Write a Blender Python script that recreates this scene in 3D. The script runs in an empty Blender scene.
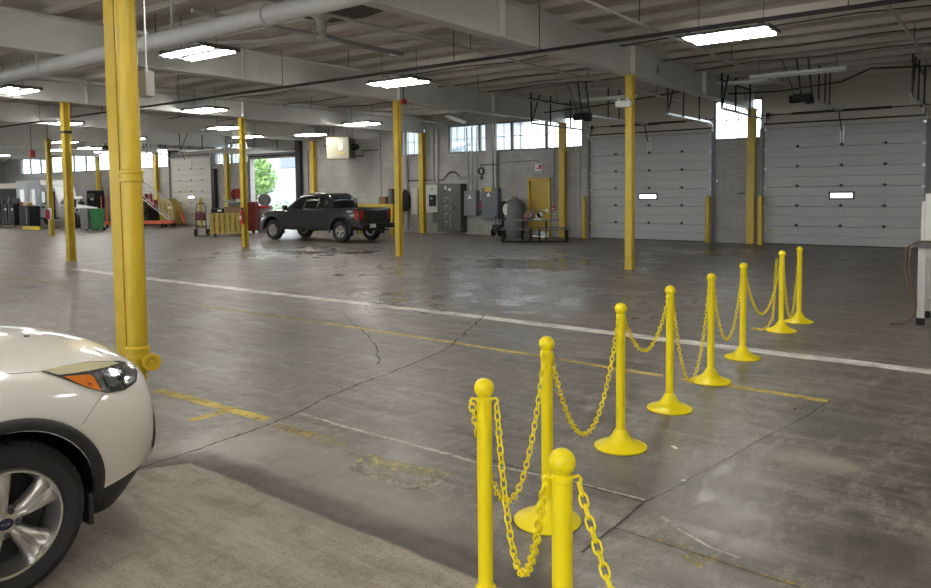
import bpy, bmesh, math, random
from math import sin, cos, pi, radians, sqrt, atan2
from mathutils import Vector, Matrix
from mathutils.bvhtree import BVHTree
random.seed(7)
scn = bpy.context.scene
COL = scn.collection

# ---------------------------------------------------------------- camera
CAM_H = 1.8
F_PX, PY = 746.57, 237.67
TH, PT, RL = radians(36.812), radians(3.5566), radians(-0.6119)
_F = Vector((-sin(TH)*cos(PT), cos(TH)*cos(PT), -sin(PT)))
_R0 = Vector((cos(TH), sin(TH), 0)); _U0 = _R0.cross(_F)
_R = cos(RL)*_R0 + sin(RL)*_U0; _U = -sin(RL)*_R0 + cos(RL)*_U0
cam_d = bpy.data.cameras.new('camera'); cam = bpy.data.objects.new('camera', cam_d); COL.objects.link(cam)
cam_d.sensor_width = 36; cam_d.lens = F_PX/931*36; cam_d.shift_y = -(294-PY)/931; cam_d.clip_end = 400
cam.matrix_world = Matrix.Translation((0, 0, CAM_H)) @ Matrix((_R, _U, -_F)).transposed().to_4x4()
scn.camera = cam

def ray(px, py): return _R*((px-465.5)/F_PX) - _U*((py-PY)/F_PX) + _F
def FL(px, py, z=0.0):
    d = ray(px, py); t = (z-CAM_H)/d.z; return Vector((d.x*t, d.y*t, z))
def WL(px, py, Y=25.13):
    d = ray(px, py); t = Y/d.y; return Vector((d.x*t, Y, CAM_H+d.z*t))

# ---------------------------------------------------------------- materials
MATS = {}
def mat(name, col, rough=.5, metal=0., var=.0, vscale=6., bump=0., bscale=40., coat=0., emit=0., dirt=None, alpha=1., spec=.5):
    if name in MATS: return MATS[name]
    m = bpy.data.materials.new(name); m.use_nodes = True; nt = m.node_tree
    b = nt.nodes['Principled BSDF']; L = nt.links
    b.inputs['Base Color'].default_value = (*col, 1); b.inputs['Roughness'].default_value = rough
    b.inputs['Metallic'].default_value = metal; b.inputs['Coat Weight'].default_value = coat
    b.inputs['Coat Roughness'].default_value = .06; b.inputs['Specular IOR Level'].default_value = spec
    if emit:
        b.inputs['Emission Color'].default_value = (*col, 1); b.inputs['Emission Strength'].default_value = emit
    tc = nt.nodes.new('ShaderNodeTexCoord')
    if var:
        n = nt.nodes.new('ShaderNodeTexNoise'); n.inputs['Scale'].default_value = vscale; n.inputs['Detail'].default_value = 6
        n.inputs['Roughness'].default_value = .65
        r = nt.nodes.new('ShaderNodeValToRGB'); r.color_ramp.elements[0].position = .3; r.color_ramp.elements[1].position = .7
        d = dirt or tuple(c*.55 for c in col)
        mx = lambda a, b_, t: tuple(a[i]*(1-t)+b_[i]*t for i in range(3))
        r.color_ramp.elements[0].color = (*mx(col, d, var), 1); r.color_ramp.elements[1].color = (*col, 1)
        L.new(tc.outputs['Object'], n.inputs['Vector']); L.new(n.outputs['Fac'], r.inputs['Fac']); L.new(r.outputs['Color'], b.inputs['Base Color'])
    if bump:
        n2 = nt.nodes.new('ShaderNodeTexNoise'); n2.inputs['Scale'].default_value = bscale; n2.inputs['Detail'].default_value = 4
        bp = nt.nodes.new('ShaderNodeBump'); bp.inputs['Strength'].default_value = bump; bp.inputs['Distance'].default_value = .02
        L.new(tc.outputs['Object'], n2.inputs['Vector']); L.new(n2.outputs['Fac'], bp.inputs['Height']); L.new(bp.outputs['Normal'], b.inputs['Normal'])
    MATS[name] = m; return m

YEL = mat('yellow_steel_paint', (.62, .45, .04), .38, var=.45, vscale=5, dirt=(.30, .20, .03), bump=.05)
YELB = mat('yellow_plastic', (.95, .76, .008), .33, var=.2, vscale=9, dirt=(.72, .55, .01), spec=.4)
YELP = mat('yellow_pipe_paint', (.70, .49, .03), .36, var=.4, vscale=4, dirt=(.45, .30, .02), bump=.06)
STEEL_G = mat('grey_steel_paint', (.40, .41, .39), .5, var=.35, vscale=2)
WHITE_P = mat('white_pipe_paint', (.62, .62, .60), .45, var=.2, vscale=3)
GALV = mat('galvanised_metal', (.55, .56, .58), .35, .8, var=.3, vscale=8)
DARK = mat('dark_iron', (.025, .025, .028), .5, .3)
BLACK = mat('black_plastic', (.014, .014, .015), .6, spec=.2)
RUBBER = mat('tyre_rubber', (.016, .016, .017), .75, var=.3, vscale=12, dirt=(.03, .028, .026))
CHROME = mat('chrome', (.8, .8, .8), .12, 1.)
RED = mat('red_paint', (.42, .02, .02), .4, var=.3, vscale=8)
ORANGE = mat('orange_red_paint', (.62, .13, .05), .45, var=.3, vscale=6)
PANEL_G = mat('panel_grey', (.20, .215, .225), .45, var=.15, vscale=5)
PANEL_D = mat('panel_dark', (.085, .085, .082), .5, var=.3, vscale=4)
PANEL_B = mat('panel_blue_grey', (.13, .155, .175), .45, var=.15, vscale=5)
PANEL_L = mat('panel_light', (.50, .49, .46), .5, var=.15, vscale=5)
WHITE = mat('white_enamel', (.72, .71, .68), .4, var=.1, vscale=4)
WOOD = mat('brown_wood', (.22, .12, .06), .6, var=.4, vscale=12)
PALLET = mat('grey_pallet_wood', (.26, .23, .19), .8, var=.5, vscale=10)
CLEARW = mat('signal_white', (.85, .85, .84), .4)

# ---------------------------------------------------------------- mesh collector
class MB:
    def __init__(s): s.v = []; s.f = []; s.m = []; s.cur = 0
    def add(s, vs, fs):
        o = len(s.v); s.v += [Vector(v) for v in vs]; s.f += [tuple(i+o for i in f) for f in fs]; s.m += [s.cur]*len(fs); return s
    def box(s, c, d, rz=0., M=None):
        hx, hy, hz = d[0]/2, d[1]/2, d[2]/2
        vs = [Vector((x, y, z)) for x in (-hx, hx) for y in (-hy, hy) for z in (-hz, hz)]
        R = M or Matrix.Rotation(rz, 3, 'Z'); vs = [R @ v + Vector(c) for v in vs]
        return s.add(vs, [(0, 1, 3, 2), (4, 6, 7, 5), (0, 4, 5, 1), (2, 3, 7, 6), (0, 2, 6, 4), (1, 5, 7, 3)])
    def bar(s, p0, p1, w, h=None):
        p0, p1 = Vector(p0), Vector(p1); h = h or w; d = p1-p0; L = d.length; d.normalize()
        up = Vector((0, 0, 1)) if abs(d.z) < .95 else Vector((0, 1, 0)); r = d.cross(up).normalized(); u = r.cross(d)
        M = Matrix((r, d, u)).transposed(); return s.box((p0+p1)/2, (w, L, h), M=M)
    def tube(s, pts, r, n=10, cap=True, closed=False):
        pts = [Vector(p) for p in pts]; N = len(pts); rs = r if isinstance(r, (list, tuple)) else [r]*N
        vs = []; prev = None
        for i, p in enumerate(pts):
            if closed: t = pts[(i+1) % N]-pts[i-1]
            else: t = pts[min(i+1, N-1)]-pts[max(i-1, 0)]
            t.normalize()
            if prev is None:
                a = Vector((0, 0, 1)) if abs(t.z) < .9 else Vector((1, 0, 0)); u = t.cross(a).normalized()
            else:
                u = (prev - t*prev.dot(t)); u = u.normalized() if u.length > 1e-6 else t.orthogonal().normalized()
            prev = u; w = t.cross(u)
            vs += [p + (u*cos(2*pi*k/n)+w*sin(2*pi*k/n))*rs[i] for k in range(n)]
        fs = []
        for i in range(N if closed else N-1):
            j = (i+1) % N
            fs += [(i*n+k, i*n+(k+1) % n, j*n+(k+1) % n, j*n+k) for k in range(n)]
        if cap and not closed: fs += [tuple(range(n))[::-1], tuple((N-1)*n+k for k in range(n))]
        return s.add(vs, fs)
    def lathe(s, prof, o=(0, 0, 0), axis='Z', n=24, cap=True):
        o = Vector(o); vs = []
        for r, h in prof:
            for k in range(n):
                a = 2*pi*k/n; c, d = r*cos(a), r*sin(a)
                vs.append(o + Vector({'Z': (c, d, h), 'X': (h, c, d), 'Y': (d, h, c)}[axis]))
        fs = []
        for i in range(len(prof)-1):
            fs += [(i*n+k, i*n+(k+1) % n, (i+1)*n+(k+1) % n, (i+1)*n+k) for k in range(n)]
        if cap: fs += [tuple(range(n))[::-1], tuple((len(prof)-1)*n+k for k in range(n))]
        return s.add(vs, fs)
    def sphere(s, c, r, n=20, m=12, sc=(1, 1, 1)):
        pr = [(max(r*sin(pi*i/m), 1e-4)*sc[0], -r*cos(pi*i/m)*sc[2]) for i in range(m+1)]
        return s.lathe(pr, c, 'Z', n)
    def prism(s, poly, axis, a, b):
        # poly: list of 2D points; axis 'X': (y,z), 'Y': (x,z), 'Z': (x,y)
        def P(p, h): return {'X': (h, p[0], p[1]), 'Y': (p[0], h, p[1]), 'Z': (p[0], p[1], h)}[axis]
        n = len(poly); vs = [P(p, a) for p in poly]+[P(p, b) for p in poly]
        fs = [tuple(range(n)), tuple(range(2*n-1, n-1, -1))]+[(i, i+n, (i+1) % n+n, (i+1) % n) for i in range(n)]
        return s.add(vs, fs)
    def xf(s, M): s.v = [M @ v for v in s.v]; return s
    def build(s, name, m, parent=None, smooth=False, bevel=0., loc=None, seg=2, normals=True):
        me = bpy.data.meshes.new(name); me.from_pydata([tuple(v) for v in s.v], [], s.f)
        ms = m if isinstance(m, (list, tuple)) else [m]
        for x in ms: me.materials.append(x)
        if len(ms) > 1: me.polygons.foreach_set('material_index', s.m)
        if normals:
            bm = bmesh.new(); bm.from_mesh(me); bmesh.ops.recalc_face_normals(bm, faces=bm.faces); bm.to_mesh(me); bm.free()
        o = bpy.data.objects.new(name, me); COL.objects.link(o)
        if parent: o.parent = parent
        if loc is not None: o.location = loc
        if bevel:
            b = o.modifiers.new('bevel', 'BEVEL'); b.width = bevel; b.segments = seg; b.limit_method = 'ANGLE'; b.angle_limit = radians(40)
        if smooth:
            me.polygons.foreach_set('use_smooth', [True]*len(me.polygons)); me.set_sharp_from_angle(angle=radians(smooth if smooth > 1 else 38))
        return o

def tag(o, label=None, cat=None, group=None, kind=None):
    if label: o['label'] = label
    if cat: o['category'] = cat
    if group: o['group'] = group
    if kind: o['kind'] = kind
    return o
def thing(name, label, cat, loc=(0, 0, 0), rz=0., group=None):
    o = bpy.data.objects.new(name, None); COL.objects.link(o); o.location = loc; o.rotation_euler = (0, 0, rz); o.empty_display_size = .2
    return tag(o, label, cat, group)
def struct(o): o['kind'] = 'structure'; return o
def sempty(name, loc=(0, 0, 0)):
    o = bpy.data.objects.new(name, None); COL.objects.link(o); o.location = loc; o['kind'] = 'structure'; return o
def copy_tree(o, parent=None, label=None, loc=None, rz=None):
    c = o.copy(); COL.objects.link(c); c.parent = parent
    for ch in o.children: copy_tree(ch, c)
    if label: c['label'] = label
    if loc is not None: c.location = loc
    if rz is not None: c.rotation_euler = (0, 0, rz)
    return c
def B(c, d, rz=0.): return MB().box(c, d, rz)
def text_mesh(name, body, size, m, parent, M, ext=.002):
    cu = bpy.data.curves.new(name, 'FONT'); cu.body = body; cu.size = size; cu.extrude = ext; cu.align_x = 'CENTER'; cu.align_y = 'CENTER'
    o = bpy.data.objects.new(name, cu); COL.objects.link(o); dg = bpy.context.evaluated_depsgraph_get()
    me = bpy.data.meshes.new_from_object(o.evaluated_get(dg)); bpy.data.objects.remove(o); me.materials.clear(); me.materials.append(m)
    q = bpy.data.objects.new(name, me); COL.objects.link(q); q.parent = parent; q.matrix_local = M; return q

# ---------------------------------------------------------------- floor
def floor_material():
    m = bpy.data.materials.new('worn_concrete_floor'); m.use_nodes = True; nt = m.node_tree; N = nt.nodes; L = nt.links
    b = N['Principled BSDF']
    geo = N.new('ShaderNodeNewGeometry'); P = geo.outputs['Position']
    def noise(scale, detail=5, rough=.6, vec=None):
        n = N.new('ShaderNodeTexNoise'); n.inputs['Scale'].default_value = scale; n.inputs['Detail'].default_value = detail
        n.inputs['Roughness'].default_value = rough; L.new(vec or P, n.inputs['Vector']); return n.outputs['Fac']
    def math(op, a, b_=None, clamp=False):
        n = N.new('ShaderNodeMath'); n.operation = op; n.use_clamp = clamp
        for i, x in enumerate((a, b_)):
            if x is None: continue
            if isinstance(x, (int, float)): n.inputs[i].default_value = x
            else: L.new(x, n.inputs[i])
        return n.outputs[0]
    def rng(v, a, b_, c=0., d=1.):
        n = N.new('ShaderNodeMapRange'); n.inputs['From Min'].default_value = a; n.inputs['From Max'].default_value = b_
        n.inputs['To Min'].default_value = c; n.inputs['To Max'].default_value = d; L.new(v, n.inputs['Value']); return n.outputs[0]
    def mix(fac, a, b_):
        n = N.new('ShaderNodeMix'); n.data_type = 'RGBA'
        if isinstance(fac, (int, float)): n.inputs['Factor'].default_value = fac
        else: L.new(fac, n.inputs['Factor'])
        for nm, x in (('A', a), ('B', b_)):
            s_ = [i for i in n.inputs if i.name == nm and i.type == 'RGBA'][0]
            if isinstance(x, tuple): s_.default_value = (*x, 1)
            else: L.new(x, s_)
        return [o for o in n.outputs if o.type == 'RGBA'][0]
    def px(*q): return FL(*q)
    def dist(c):
        n = N.new('ShaderNodeVectorMath'); n.operation = 'DISTANCE'; L.new(P, n.inputs[0]); n.inputs[1].default_value = c; return n.outputs['Value']
    n_big = noise(.22, 4, .55); n_mid = noise(1.1, 8, .68); n_fine = noise(9, 6, .7); n_gr = noise(60, 3, .6)
    strv = N.new('ShaderNodeMapping'); strv.inputs['Scale'].default_value = (.5, 2.2, 1); strv.inputs['Rotation'].default_value = (0, 0, .35); L.new(P, strv.inputs['Vector'])
    n_str = noise(2.4, 7, .7, strv.outputs[0])
    
    mp2 = N.new('ShaderNodeMapping'); mp2.inputs['Scale'].default_value = (1.6, .6, 1); mp2.inputs['Rotation'].default_value = (0, 0, -.6); L.new(P, mp2.inputs['Vector'])
    n_s2 = noise(5.5, 8, .72, mp2.outputs[0])
    base = mix(rng(n_mid, .36, .64), (.088, .078, .068), (.200, .180, .157))
    base = mix(rng(n_big, .38, .62, 0, .6), base, (.155, .142, .126))
    base = mix(rng(n_str, .51, .62, 0, .7), base, (.265, .243, .218))
    base = mix(rng(n_str, .36, .47, .7, 0), base, (.060, .052, .045))
    base = mix(rng(n_s2, .52, .61, 0, .7), base, (.30, .275, .242))
    base = mix(rng(n_s2, .37, .46, .6, 0), base, (.072, .063, .055))
    base = mix(rng(n_fine, .53, .64, 0, .5), base, (.27, .25, .225))
    base = mix(rng(n_gr, .37, .47, .45, 0), base, (.055, .05, .047))
    # foreground slab (lighter, brownish) : south-west of a joint line
    a, c = px(192, 462), px(471, 573)
    d = (c-a).normalized(); nrm = Vector((-d.y, d.x, 0))
    if nrm.dot(Vector((0, 0, 0))-a) < 0: nrm = -nrm
    dp = N.new('ShaderNodeVectorMath'); dp.operation = 'DOT_PRODUCT'; L.new(P, dp.inputs[0]); dp.inputs[1].default_value = nrm
    sd = math('SUBTRACT', dp.outputs['Value'], nrm.dot(a))
    e0, e1 = px(192, 462), px(140, 469); d2 = (e1-e0).normalized(); n2_ = Vector((-d2.y, d2.x, 0))
    if n2_.dot(px(192, 560)-e0) < 0: n2_ = -n2_
    dq = N.new('ShaderNodeVectorMath'); dq.operation = 'DOT_PRODUCT'; L.new(P, dq.inputs[0]); dq.inputs[1].default_value = n2_
    sd = math('MINIMUM', sd, math('SUBTRACT', dq.outputs['Value'], n2_.dot(e0)))
    sdw = math('ADD', sd, math('MULTIPLY', math('SUBTRACT', n_mid, .5), .10))
    slabcol = mix(rng(n_str, .41, .60), (.205, .178, .145), (.335, .298, .248))
    slabcol = mix(rng(n_s2, .52, .62, 0, .55), slabcol, (.34, .305, .255))
    slabcol = mix(rng(n_s2, .38, .46, .5, 0), slabcol, (.135, .115, .09))
    slabcol = mix(rng(n_fine, .53, .64, 0, .5), slabcol, (.34, .305, .25))
    slabcol = mix(rng(n_gr, .37, .47, .45, 0), slabcol, (.09, .078, .062))
    base = mix(rng(sdw, -.01, .03), base, slabcol)
    # stains
    for (q, r, col, k) in (((250, 447), .6, (.29, .26, .22), .75), ((300, 462), .5, (.27, .243, .205), .7), ((345, 490), .5, (.25, .226, .192), .65), ((410, 515), .5, (.23, .21, .18), .6), ((665, 392), .35, (.27, .25, .22), .35), ((812, 461), .28, (.33, .30, .255), .75), ((838, 466), .2, (.33, .30, .255), .7), ((855, 514), .1, (.06, .055, .05), .7),
                           ((880, 560), .5, (.075, .07, .065), .6), ((300, 335), .9, (.085, .078, .072), .45), ((120, 430), .55, (.05, .045, .04), .35), ((640, 480), .7, (.09, .083, .077), .5),
                           ((470, 268), 1.6, (.085, .08, .078), .5), ((560, 300), 1.2, (.09, .085, .082), .5), ((860, 300), 1.0, (.085, .08, .078), .5), ((840, 425), .45, (.10, .105, .095), .6)):
        c0 = px(*q); dd = math('ADD', dist(c0), math('MULTIPLY', math('SUBTRACT', n_mid, .5), r*2.2))
        base = mix(rng(dd, r*.3, r, k, 0), base, col)
    # brown dirt band just beyond the joint
    band = math('MULTIPLY', rng(sdw, -.24, -.13), rng(sdw, -.02, .0, 1, 0)); band = math('MULTIPLY', band, rng(n_mid, .25, .6, .5, 1))
    base = mix(math('MULTIPLY', band, .9), base, (.050, .037, .026))
    jl = rng(math('ABSOLUTE', sdw), .012, .03, .8, 0)
    base = mix(jl, base, (.05, .04, .032))
    tint = N.new('ShaderNodeMix'); tint.data_type = 'RGBA'; tint.blend_type = 'MULTIPLY'; tint.inputs['Factor'].default_value = 1; L.new(base, tint.inputs[6]); tint.inputs[7].default_value = (1.02, .99, .965, 1); base = tint.outputs[2]
    L.new(base, b.inputs['Base Color'])
    ro = math('ADD', rng(n_mid, .34, .66, .28, .47), rng(n_s2, .3, .7, -.07, .16)); ro = math('ADD', ro, rng(sdw, -.1, .1, 0, .18))
    for (q, r_) in (((478, 268), 3.0), ((570, 262), 1.8), ((705, 252), 1.6), ((300, 252), 2.6), ((590, 300), 1.2), ((420, 300), 1.4)):
        dd = math('ADD', dist(px(*q)), math('MULTIPLY', math('SUBTRACT', n_mid, .5), r_*3.0)); ro = math('MULTIPLY', ro, rng(dd, r_*.1, r_*1.5, .5, 1))
    L.new(ro, b.inputs['Roughness'])
    bp = N.new('ShaderNodeBump'); bp.inputs['Strength'].default_value = .3; bp.inputs['Distance'].default_value = .006
    L.new(math('ADD', n_fine, math('MULTIPLY', n_gr, .5)), bp.inputs['Height']); L.new(bp.outputs['Normal'], b.inputs['Normal'])
    return m


def ribbon_material(name, col, wear, soft=.05, scale=11, k=1., rough=.6):
    m = bpy.data.materials.new(name); m.use_nodes = True; nt = m.node_tree; N = nt.nodes; L = nt.links; b = N['Principled BSDF']
    b.inputs['Roughness'].default_value = rough
    geo = N.new('ShaderNodeNewGeometry')
    n = N.new('ShaderNodeTexNoise'); n.inputs['Scale'].default_value = scale; n.inputs['Detail'].default_value = 8; n.inputs['Roughness'].default_value = .75; L.new(geo.outputs['Position'], n.inputs['Vector'])
    r = N.new('ShaderNodeMapRange'); r.inputs['From Min'].default_value = wear-soft; r.inputs['From Max'].default_value = wear+soft; r.inputs['To Max'].default_value = k
    L.new(n.outputs['Fac'], r.inputs['Value']); L.new(r.outputs[0], b.inputs['Alpha'])
    n2 = N.new('ShaderNodeTexNoise'); n2.inputs['Scale'].default_value = 3.3; n2.inputs['Detail'].default_value = 6; L.new(geo.outputs['Position'], n2.inputs['Vector'])
    c = N.new('ShaderNodeValToRGB'); c.color_ramp.elements[0].position = .35; c.color_ramp.elements[1].position = .62
    c.color_ramp.elements[0].color = (*[x*.55 for x in col], 1); c.color_ramp.elements[1].color = (*col, 1)
    L.new(n2.outputs['Fac'], c.inputs['Fac']); L.new(c.outputs['Color'], b.inputs['Base Color']); return m
_zr = [.0012]
def ribbon(pts, w, m, jitter=0., name='floor_marking', wvar=0., step=.06):
    P_ = [FL(*p) for p in pts]; out = []
    for a, b in zip(P_, P_[1:]):
        n = max(1, int((b-a).length/step)); out += [a.lerp(b, i/n) for i in range(n)]
    out.append(P_[-1]); rnd = random.Random(len(out)); mb = MB(); vs = []; off = 0.
    _zr[0] += .00006
    for i, p in enumerate(out):
        t = (out[min(i+1, len(out)-1)]-out[max(i-1, 0)]).normalized(); q = Vector((-t.y, t.x, 0)); off = off*.9+rnd.uniform(-1, 1)*jitter; h = w*(1+rnd.uniform(-wvar, wvar))
        p = Vector((p.x, p.y, _zr[0]))+q*off; vs += [p+q*h, p-q*h]
    mb.add(vs, [(2*i, 2*i+1, 2*i+3, 2*i+2) for i in range(len(out)-1)]); return struct(mb.build(name, m))
WHT = ribbon_material('worn_white_paint', (.80, .78, .73), .37, .07); WHF = ribbon_material('faded_white_paint', (.62, .58, .5), .43, .08, 18)
YE1 = ribbon_material('worn_yellow_paint', (.62, .46, .09), .40, .06); YE2 = ribbon_material('faded_yellow_paint', (.52, .40, .13), .47, .08, 14); YE3 = ribbon_material('nearly_gone_yellow_paint', (.50, .38, .06), .54, .04, 22)
PAT = ribbon_material('patch_paint', (.36, .33, .27), .46, .08, 8); PATY = ribbon_material('patch_yellow_paint', (.42, .36, .16), .49, .06, 12)
CRK = mat('floor_crack', (.03, .027, .024), .9); CRT = ribbon_material('fine_crack', (.035, .03, .027), .40, .08, 9); LIGHTP = ribbon_material('light_worn_strip', (.27, .245, .20), .44, .12, 2.5, .7, .6)
ribbon([(75, 268.9), (148, 278.5), (296, 296), (470, 315.8), (931, 371.8), (1010, 381)], .115, WHT, .004, wvar=.05)
ribbon([(-20, 271), (65, 286)], .05, YE2); ribbon([(201, 306), (325, 323)], .05, YE2); ribbon([(325, 323), (470, 345), (662, 376)], .04, YE1, .002)
ribbon([(680, 378.5), (739, 387.5), (828, 401.5)], .05, YE1, .003)
ribbon([(157, 390), (205, 403), (266, 419.5)], .055, YE1, .003, wvar=.08); ribbon([(190, 420.6), (228, 410.8)], .05, YE1, .003)
ribbon([(275, 425), (300, 432), (316, 436)], .05, YE2, .003); ribbon([(318, 437), (343, 444)], .05, YE3)
ribbon([(300, 413), (345, 427), (404, 442), (470, 460)], .015, WHF, .004, wvar=.3); ribbon([(461, 459), (560, 480), (645, 500)], .012, WHF, .003, wvar=.3)
ribbon([(362, 458), (447, 477)], .075, PATY); ribbon([(352, 465), (420, 488)], .07, PAT); ribbon([(444, 474), (415, 490)], .07, PAT)
ribbon([(650, 536), (700, 553), (760, 575), (826, 592)], .02, YE3, .004, wvar=.3); ribbon([(686, 555), (708, 563)], .07, YE3)
ribbon([(662, 517), (685, 533), (712, 548), (740, 558)], .009, WHF, .003, wvar=.3)
for a, b in (((672, 446), (677, 449)), ((683, 480), (684, 481))): ribbon([a, b], .014, CLEARW)
def crack(pts, w, j=.012, m=CRK): ribbon(pts, w, m, j, 'floor_crack', .5, .04)
crack([(140, 468), (205, 446), (296, 413), (345, 392), (379, 377), (440, 352), (470, 330), (485, 315)], .007)
crack([(296, 413), (225, 408), (190, 412)], .004, .006, CRT); crack([(345, 316), (372, 340), (380, 364)], .007, .015, CRT)
crack([(645, 502), (720, 462), (758, 440), (792, 424), (830, 400)], .004, .006, CRT); crack([(470, 455), (540, 474), (645, 502)], .006, .003, CRT)
crack([(582, 553), (612, 528), (645, 502)], .006, .003, CRT); crack([(612, 528), (690, 552), (740, 569), (800, 588)], .005, .003, CRT)
XL, XR, YB, YF, ZC = -66., 9., -9., 25.13, 5.1
struct(MB().box(((XL+XR)/2, (YB+YF)/2, -.15), (XR-XL+.8, YF-YB+1.0, .3)).build('floor', floor_material()))

# ---------------------------------------------------------------- walls
def wall_material(name, c1, c2, mort, axis='XZ', upper=None):
    m = bpy.data.materials.new(name); m.use_nodes = True; nt = m.node_tree; N = nt.nodes; L = nt.links; b = N['Principled BSDF']
    geo = N.new('ShaderNodeNewGeometry'); sp = N.new('ShaderNodeSeparateXYZ'); L.new(geo.outputs['Position'], sp.inputs[0])
    cb = N.new('ShaderNodeCombineXYZ'); L.new(sp.outputs['X' if axis == 'XZ' else 'Y'], cb.inputs[0]); L.new(sp.outputs['Z'], cb.inputs[1])
    br = N.new('ShaderNodeTexBrick'); L.new(cb.outputs[0], br.inputs['Vector']); br.inputs['Scale'].default_value = 1
    br.inputs['Brick Width'].default_value = .4; br.inputs['Row Height'].default_value = .135; br.inputs['Mortar Size'].default_value = .007
    br.inputs['Color1'].default_value = (*c1, 1); br.inputs['Color2'].default_value = (*c2, 1); br.inputs['Mortar'].default_value = (*mort, 1)
    n = N.new('ShaderNodeTexNoise'); n.inputs['Scale'].default_value = .8; n.inputs['Detail'].default_value = 7; n.inputs['Roughness'].default_value = .7; L.new(geo.outputs['Position'], n.inputs['Vector'])
    mr = N.new('ShaderNodeMapRange'); mr.inputs['From Min'].default_value = .35; mr.inputs['From Max'].default_value = .7; mr.inputs['To Min'].default_value = .72; mr.inputs['To Max'].default_value = 1.05
    L.new(n.outputs['Fac'], mr.inputs['Value'])
    mx = N.new('ShaderNodeMix'); mx.data_type = 'RGBA'; mx.blend_type = 'MULTIPLY'; mx.inputs['Factor'].default_value = 1
    L.new(br.outputs['Color'], mx.inputs[6]); L.new(mr.outputs[0], mx.inputs[7])
    out = mx.outputs[2]
    if upper:
        m2 = N.new('ShaderNodeMix'); m2.data_type = 'RGBA'; lt = N.new('ShaderNodeMath'); lt.operation = 'GREATER_THAN'; lt.inputs[1].default_value = 3.72
        L.new(sp.outputs['Z'], lt.inputs[0]); lx = N.new('ShaderNodeMath'); lx.operation = 'GREATER_THAN'; lx.inputs[1].default_value = -13.0; L.new(sp.outputs['X'], lx.inputs[0])
        ml = N.new('ShaderNodeMath'); ml.operation = 'MULTIPLY'; L.new(lt.outputs[0], ml.inputs[0]); L.new(lx.outputs[0], ml.inputs[1]); L.new(ml.outputs[0], m2.inputs['Factor']); L.new(out, m2.inputs[6]); m2.inputs[7].default_value = (*upper, 1); out = m2.outputs[2]
    L.new(out, b.inputs['Base Color']); b.inputs['Roughness'].default_value = .6
    bp = N.new('ShaderNodeBump'); bp.inputs['Strength'].default_value = .3; bp.inputs['Distance'].default_value = .01; L.new(br.outputs['Fac'], bp.inputs['Height']); bp.invert = True
    L.new(bp.outputs['Normal'], b.inputs['Normal'])
    return m
WALLM = wall_material('painted_brick', (.42, .41, .39), (.37, .36, .345), (.29, .285, .27), 'XZ', (.52, .48, .41))
WALLS = wall_material('painted_block', (.40, .395, .38), (.36, .355, .34), (.28, .275, .26), 'YZ')
DOORS = [(-12.95, -8.46, 0, 3.70), (-6.74, -2.32, 0, 3.72), (-40.6, -36.55, 0, 3.9), (-33.1, -29.2, 0, 3.62), (-15.66, -14.66, 0, 2.27)]
WINS = [(-19.67, -13.30, 4), (-22.35, -20.95, 1), (-8.40, -6.82, 1), (-60.7, -40.9, 12), (-36.3, -33.3, 2)]
def wall_with_holes(name, holes, x0, x1, z0, z1, ya, yb, m):
    xs = sorted({x0, x1, *[h[0] for h in holes], *[h[1] for h in holes]}); zs = sorted({z0, z1, *[h[2] for h in holes], *[h[3] for h in holes]})
    mb = MB()
    for i in range(len(xs)-1):
        for j in range(len(zs)-1):
            cx, cz = (xs[i]+xs[i+1])/2, (zs[j]+zs[j+1])/2
            if any(h[0] < cx < h[1] and h[2] < cz < h[3] for h in holes): continue
            mb.box((cx, (ya+yb)/2, cz), (xs[i+1]-xs[i], yb-ya, zs[j+1]-zs[j]))
    return struct(mb.build(name, m))
wall_with_holes('wall_back', DOORS+[(a, b, 3.40, 4.72 if a == -8.40 else 4.57) for a, b, _ in WINS], XL, XR, 0, 5.3, YF, YF+.3, WALLM)
mb = MB()
for y0, y1, z0, z1 in ((YB-.3, 2, 0, 5.3), (2, 7, 3.9, 5.3), (7, 10, 0, 5.3), (10, 15, 3.9, 5.3), (15, YF+.3, 0, 5.3)): mb.box((XL-.15, (y0+y1)/2, (z0+z1)/2), (.3, y1-y0, z1-z0))  # gaps in the unseen left wall added to let light in
struct(mb.build('wall_left', WALLS))
struct(MB().box((XR+.15, (YB+YF)/2, 2.65), (.3, YF-YB+.6, 5.3)).build('wall_right', WALLS))
# unseen side behind the camera, large open bays added to let light in
OPEN_S = [(-40, -34, 0, 3.8), (-26, -20, 0, 3.8), (-14., -8., 0, 3.8), (-5, 1, 0, 3.8), (2.5, 7.5, 0, 3.8)]
wall_with_holes('wall_front', OPEN_S, XL, XR, 0, 5.3, YB-.3, YB, WALLM)

# ceiling : deck with ribs running along X
def ceiling_material():
    m = mat('ceiling_deck', (.40, .38, .335), .8); nt = m.node_tree; N = nt.nodes; L = nt.links; b = N['Principled BSDF']
    geo = N.new('ShaderNodeNewGeometry'); mp = N.new('ShaderNodeMapping'); mp.inputs['Scale'].default_value = (.35, 1.6, 1); L.new(geo.outputs['Position'], mp.inputs['Vector'])
    n = N.new('ShaderNodeTexNoise'); n.inputs['Scale'].default_value = .9; n.inputs['Detail'].default_value = 8; n.inputs['Roughness'].default_value = .7; L.new(mp.outputs[0], n.inputs['Vector'])
    r = N.new('ShaderNodeValToRGB'); e = r.color_ramp.elements; e[0].position = .30; e[0].color = (.24, .20, .16, 1); e[1].position = .56; e[1].color = (.66, .63, .57, 1)
    x = e.new(.42); x.color = (.50, .455, .39, 1)
    L.new(n.outputs['Fac'], r.inputs['Fac']); L.new(r.outputs['Color'], b.inputs['Base Color']); return m
CEILM = ceiling_material()
struct(MB().box(((XL+XR)/2, (YB+YF)/2, ZC+.16), (XR-XL+.6, YF-YB+.6, .2)).build('ceiling', CEILM))
mb = MB(); y = YB+.6
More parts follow.
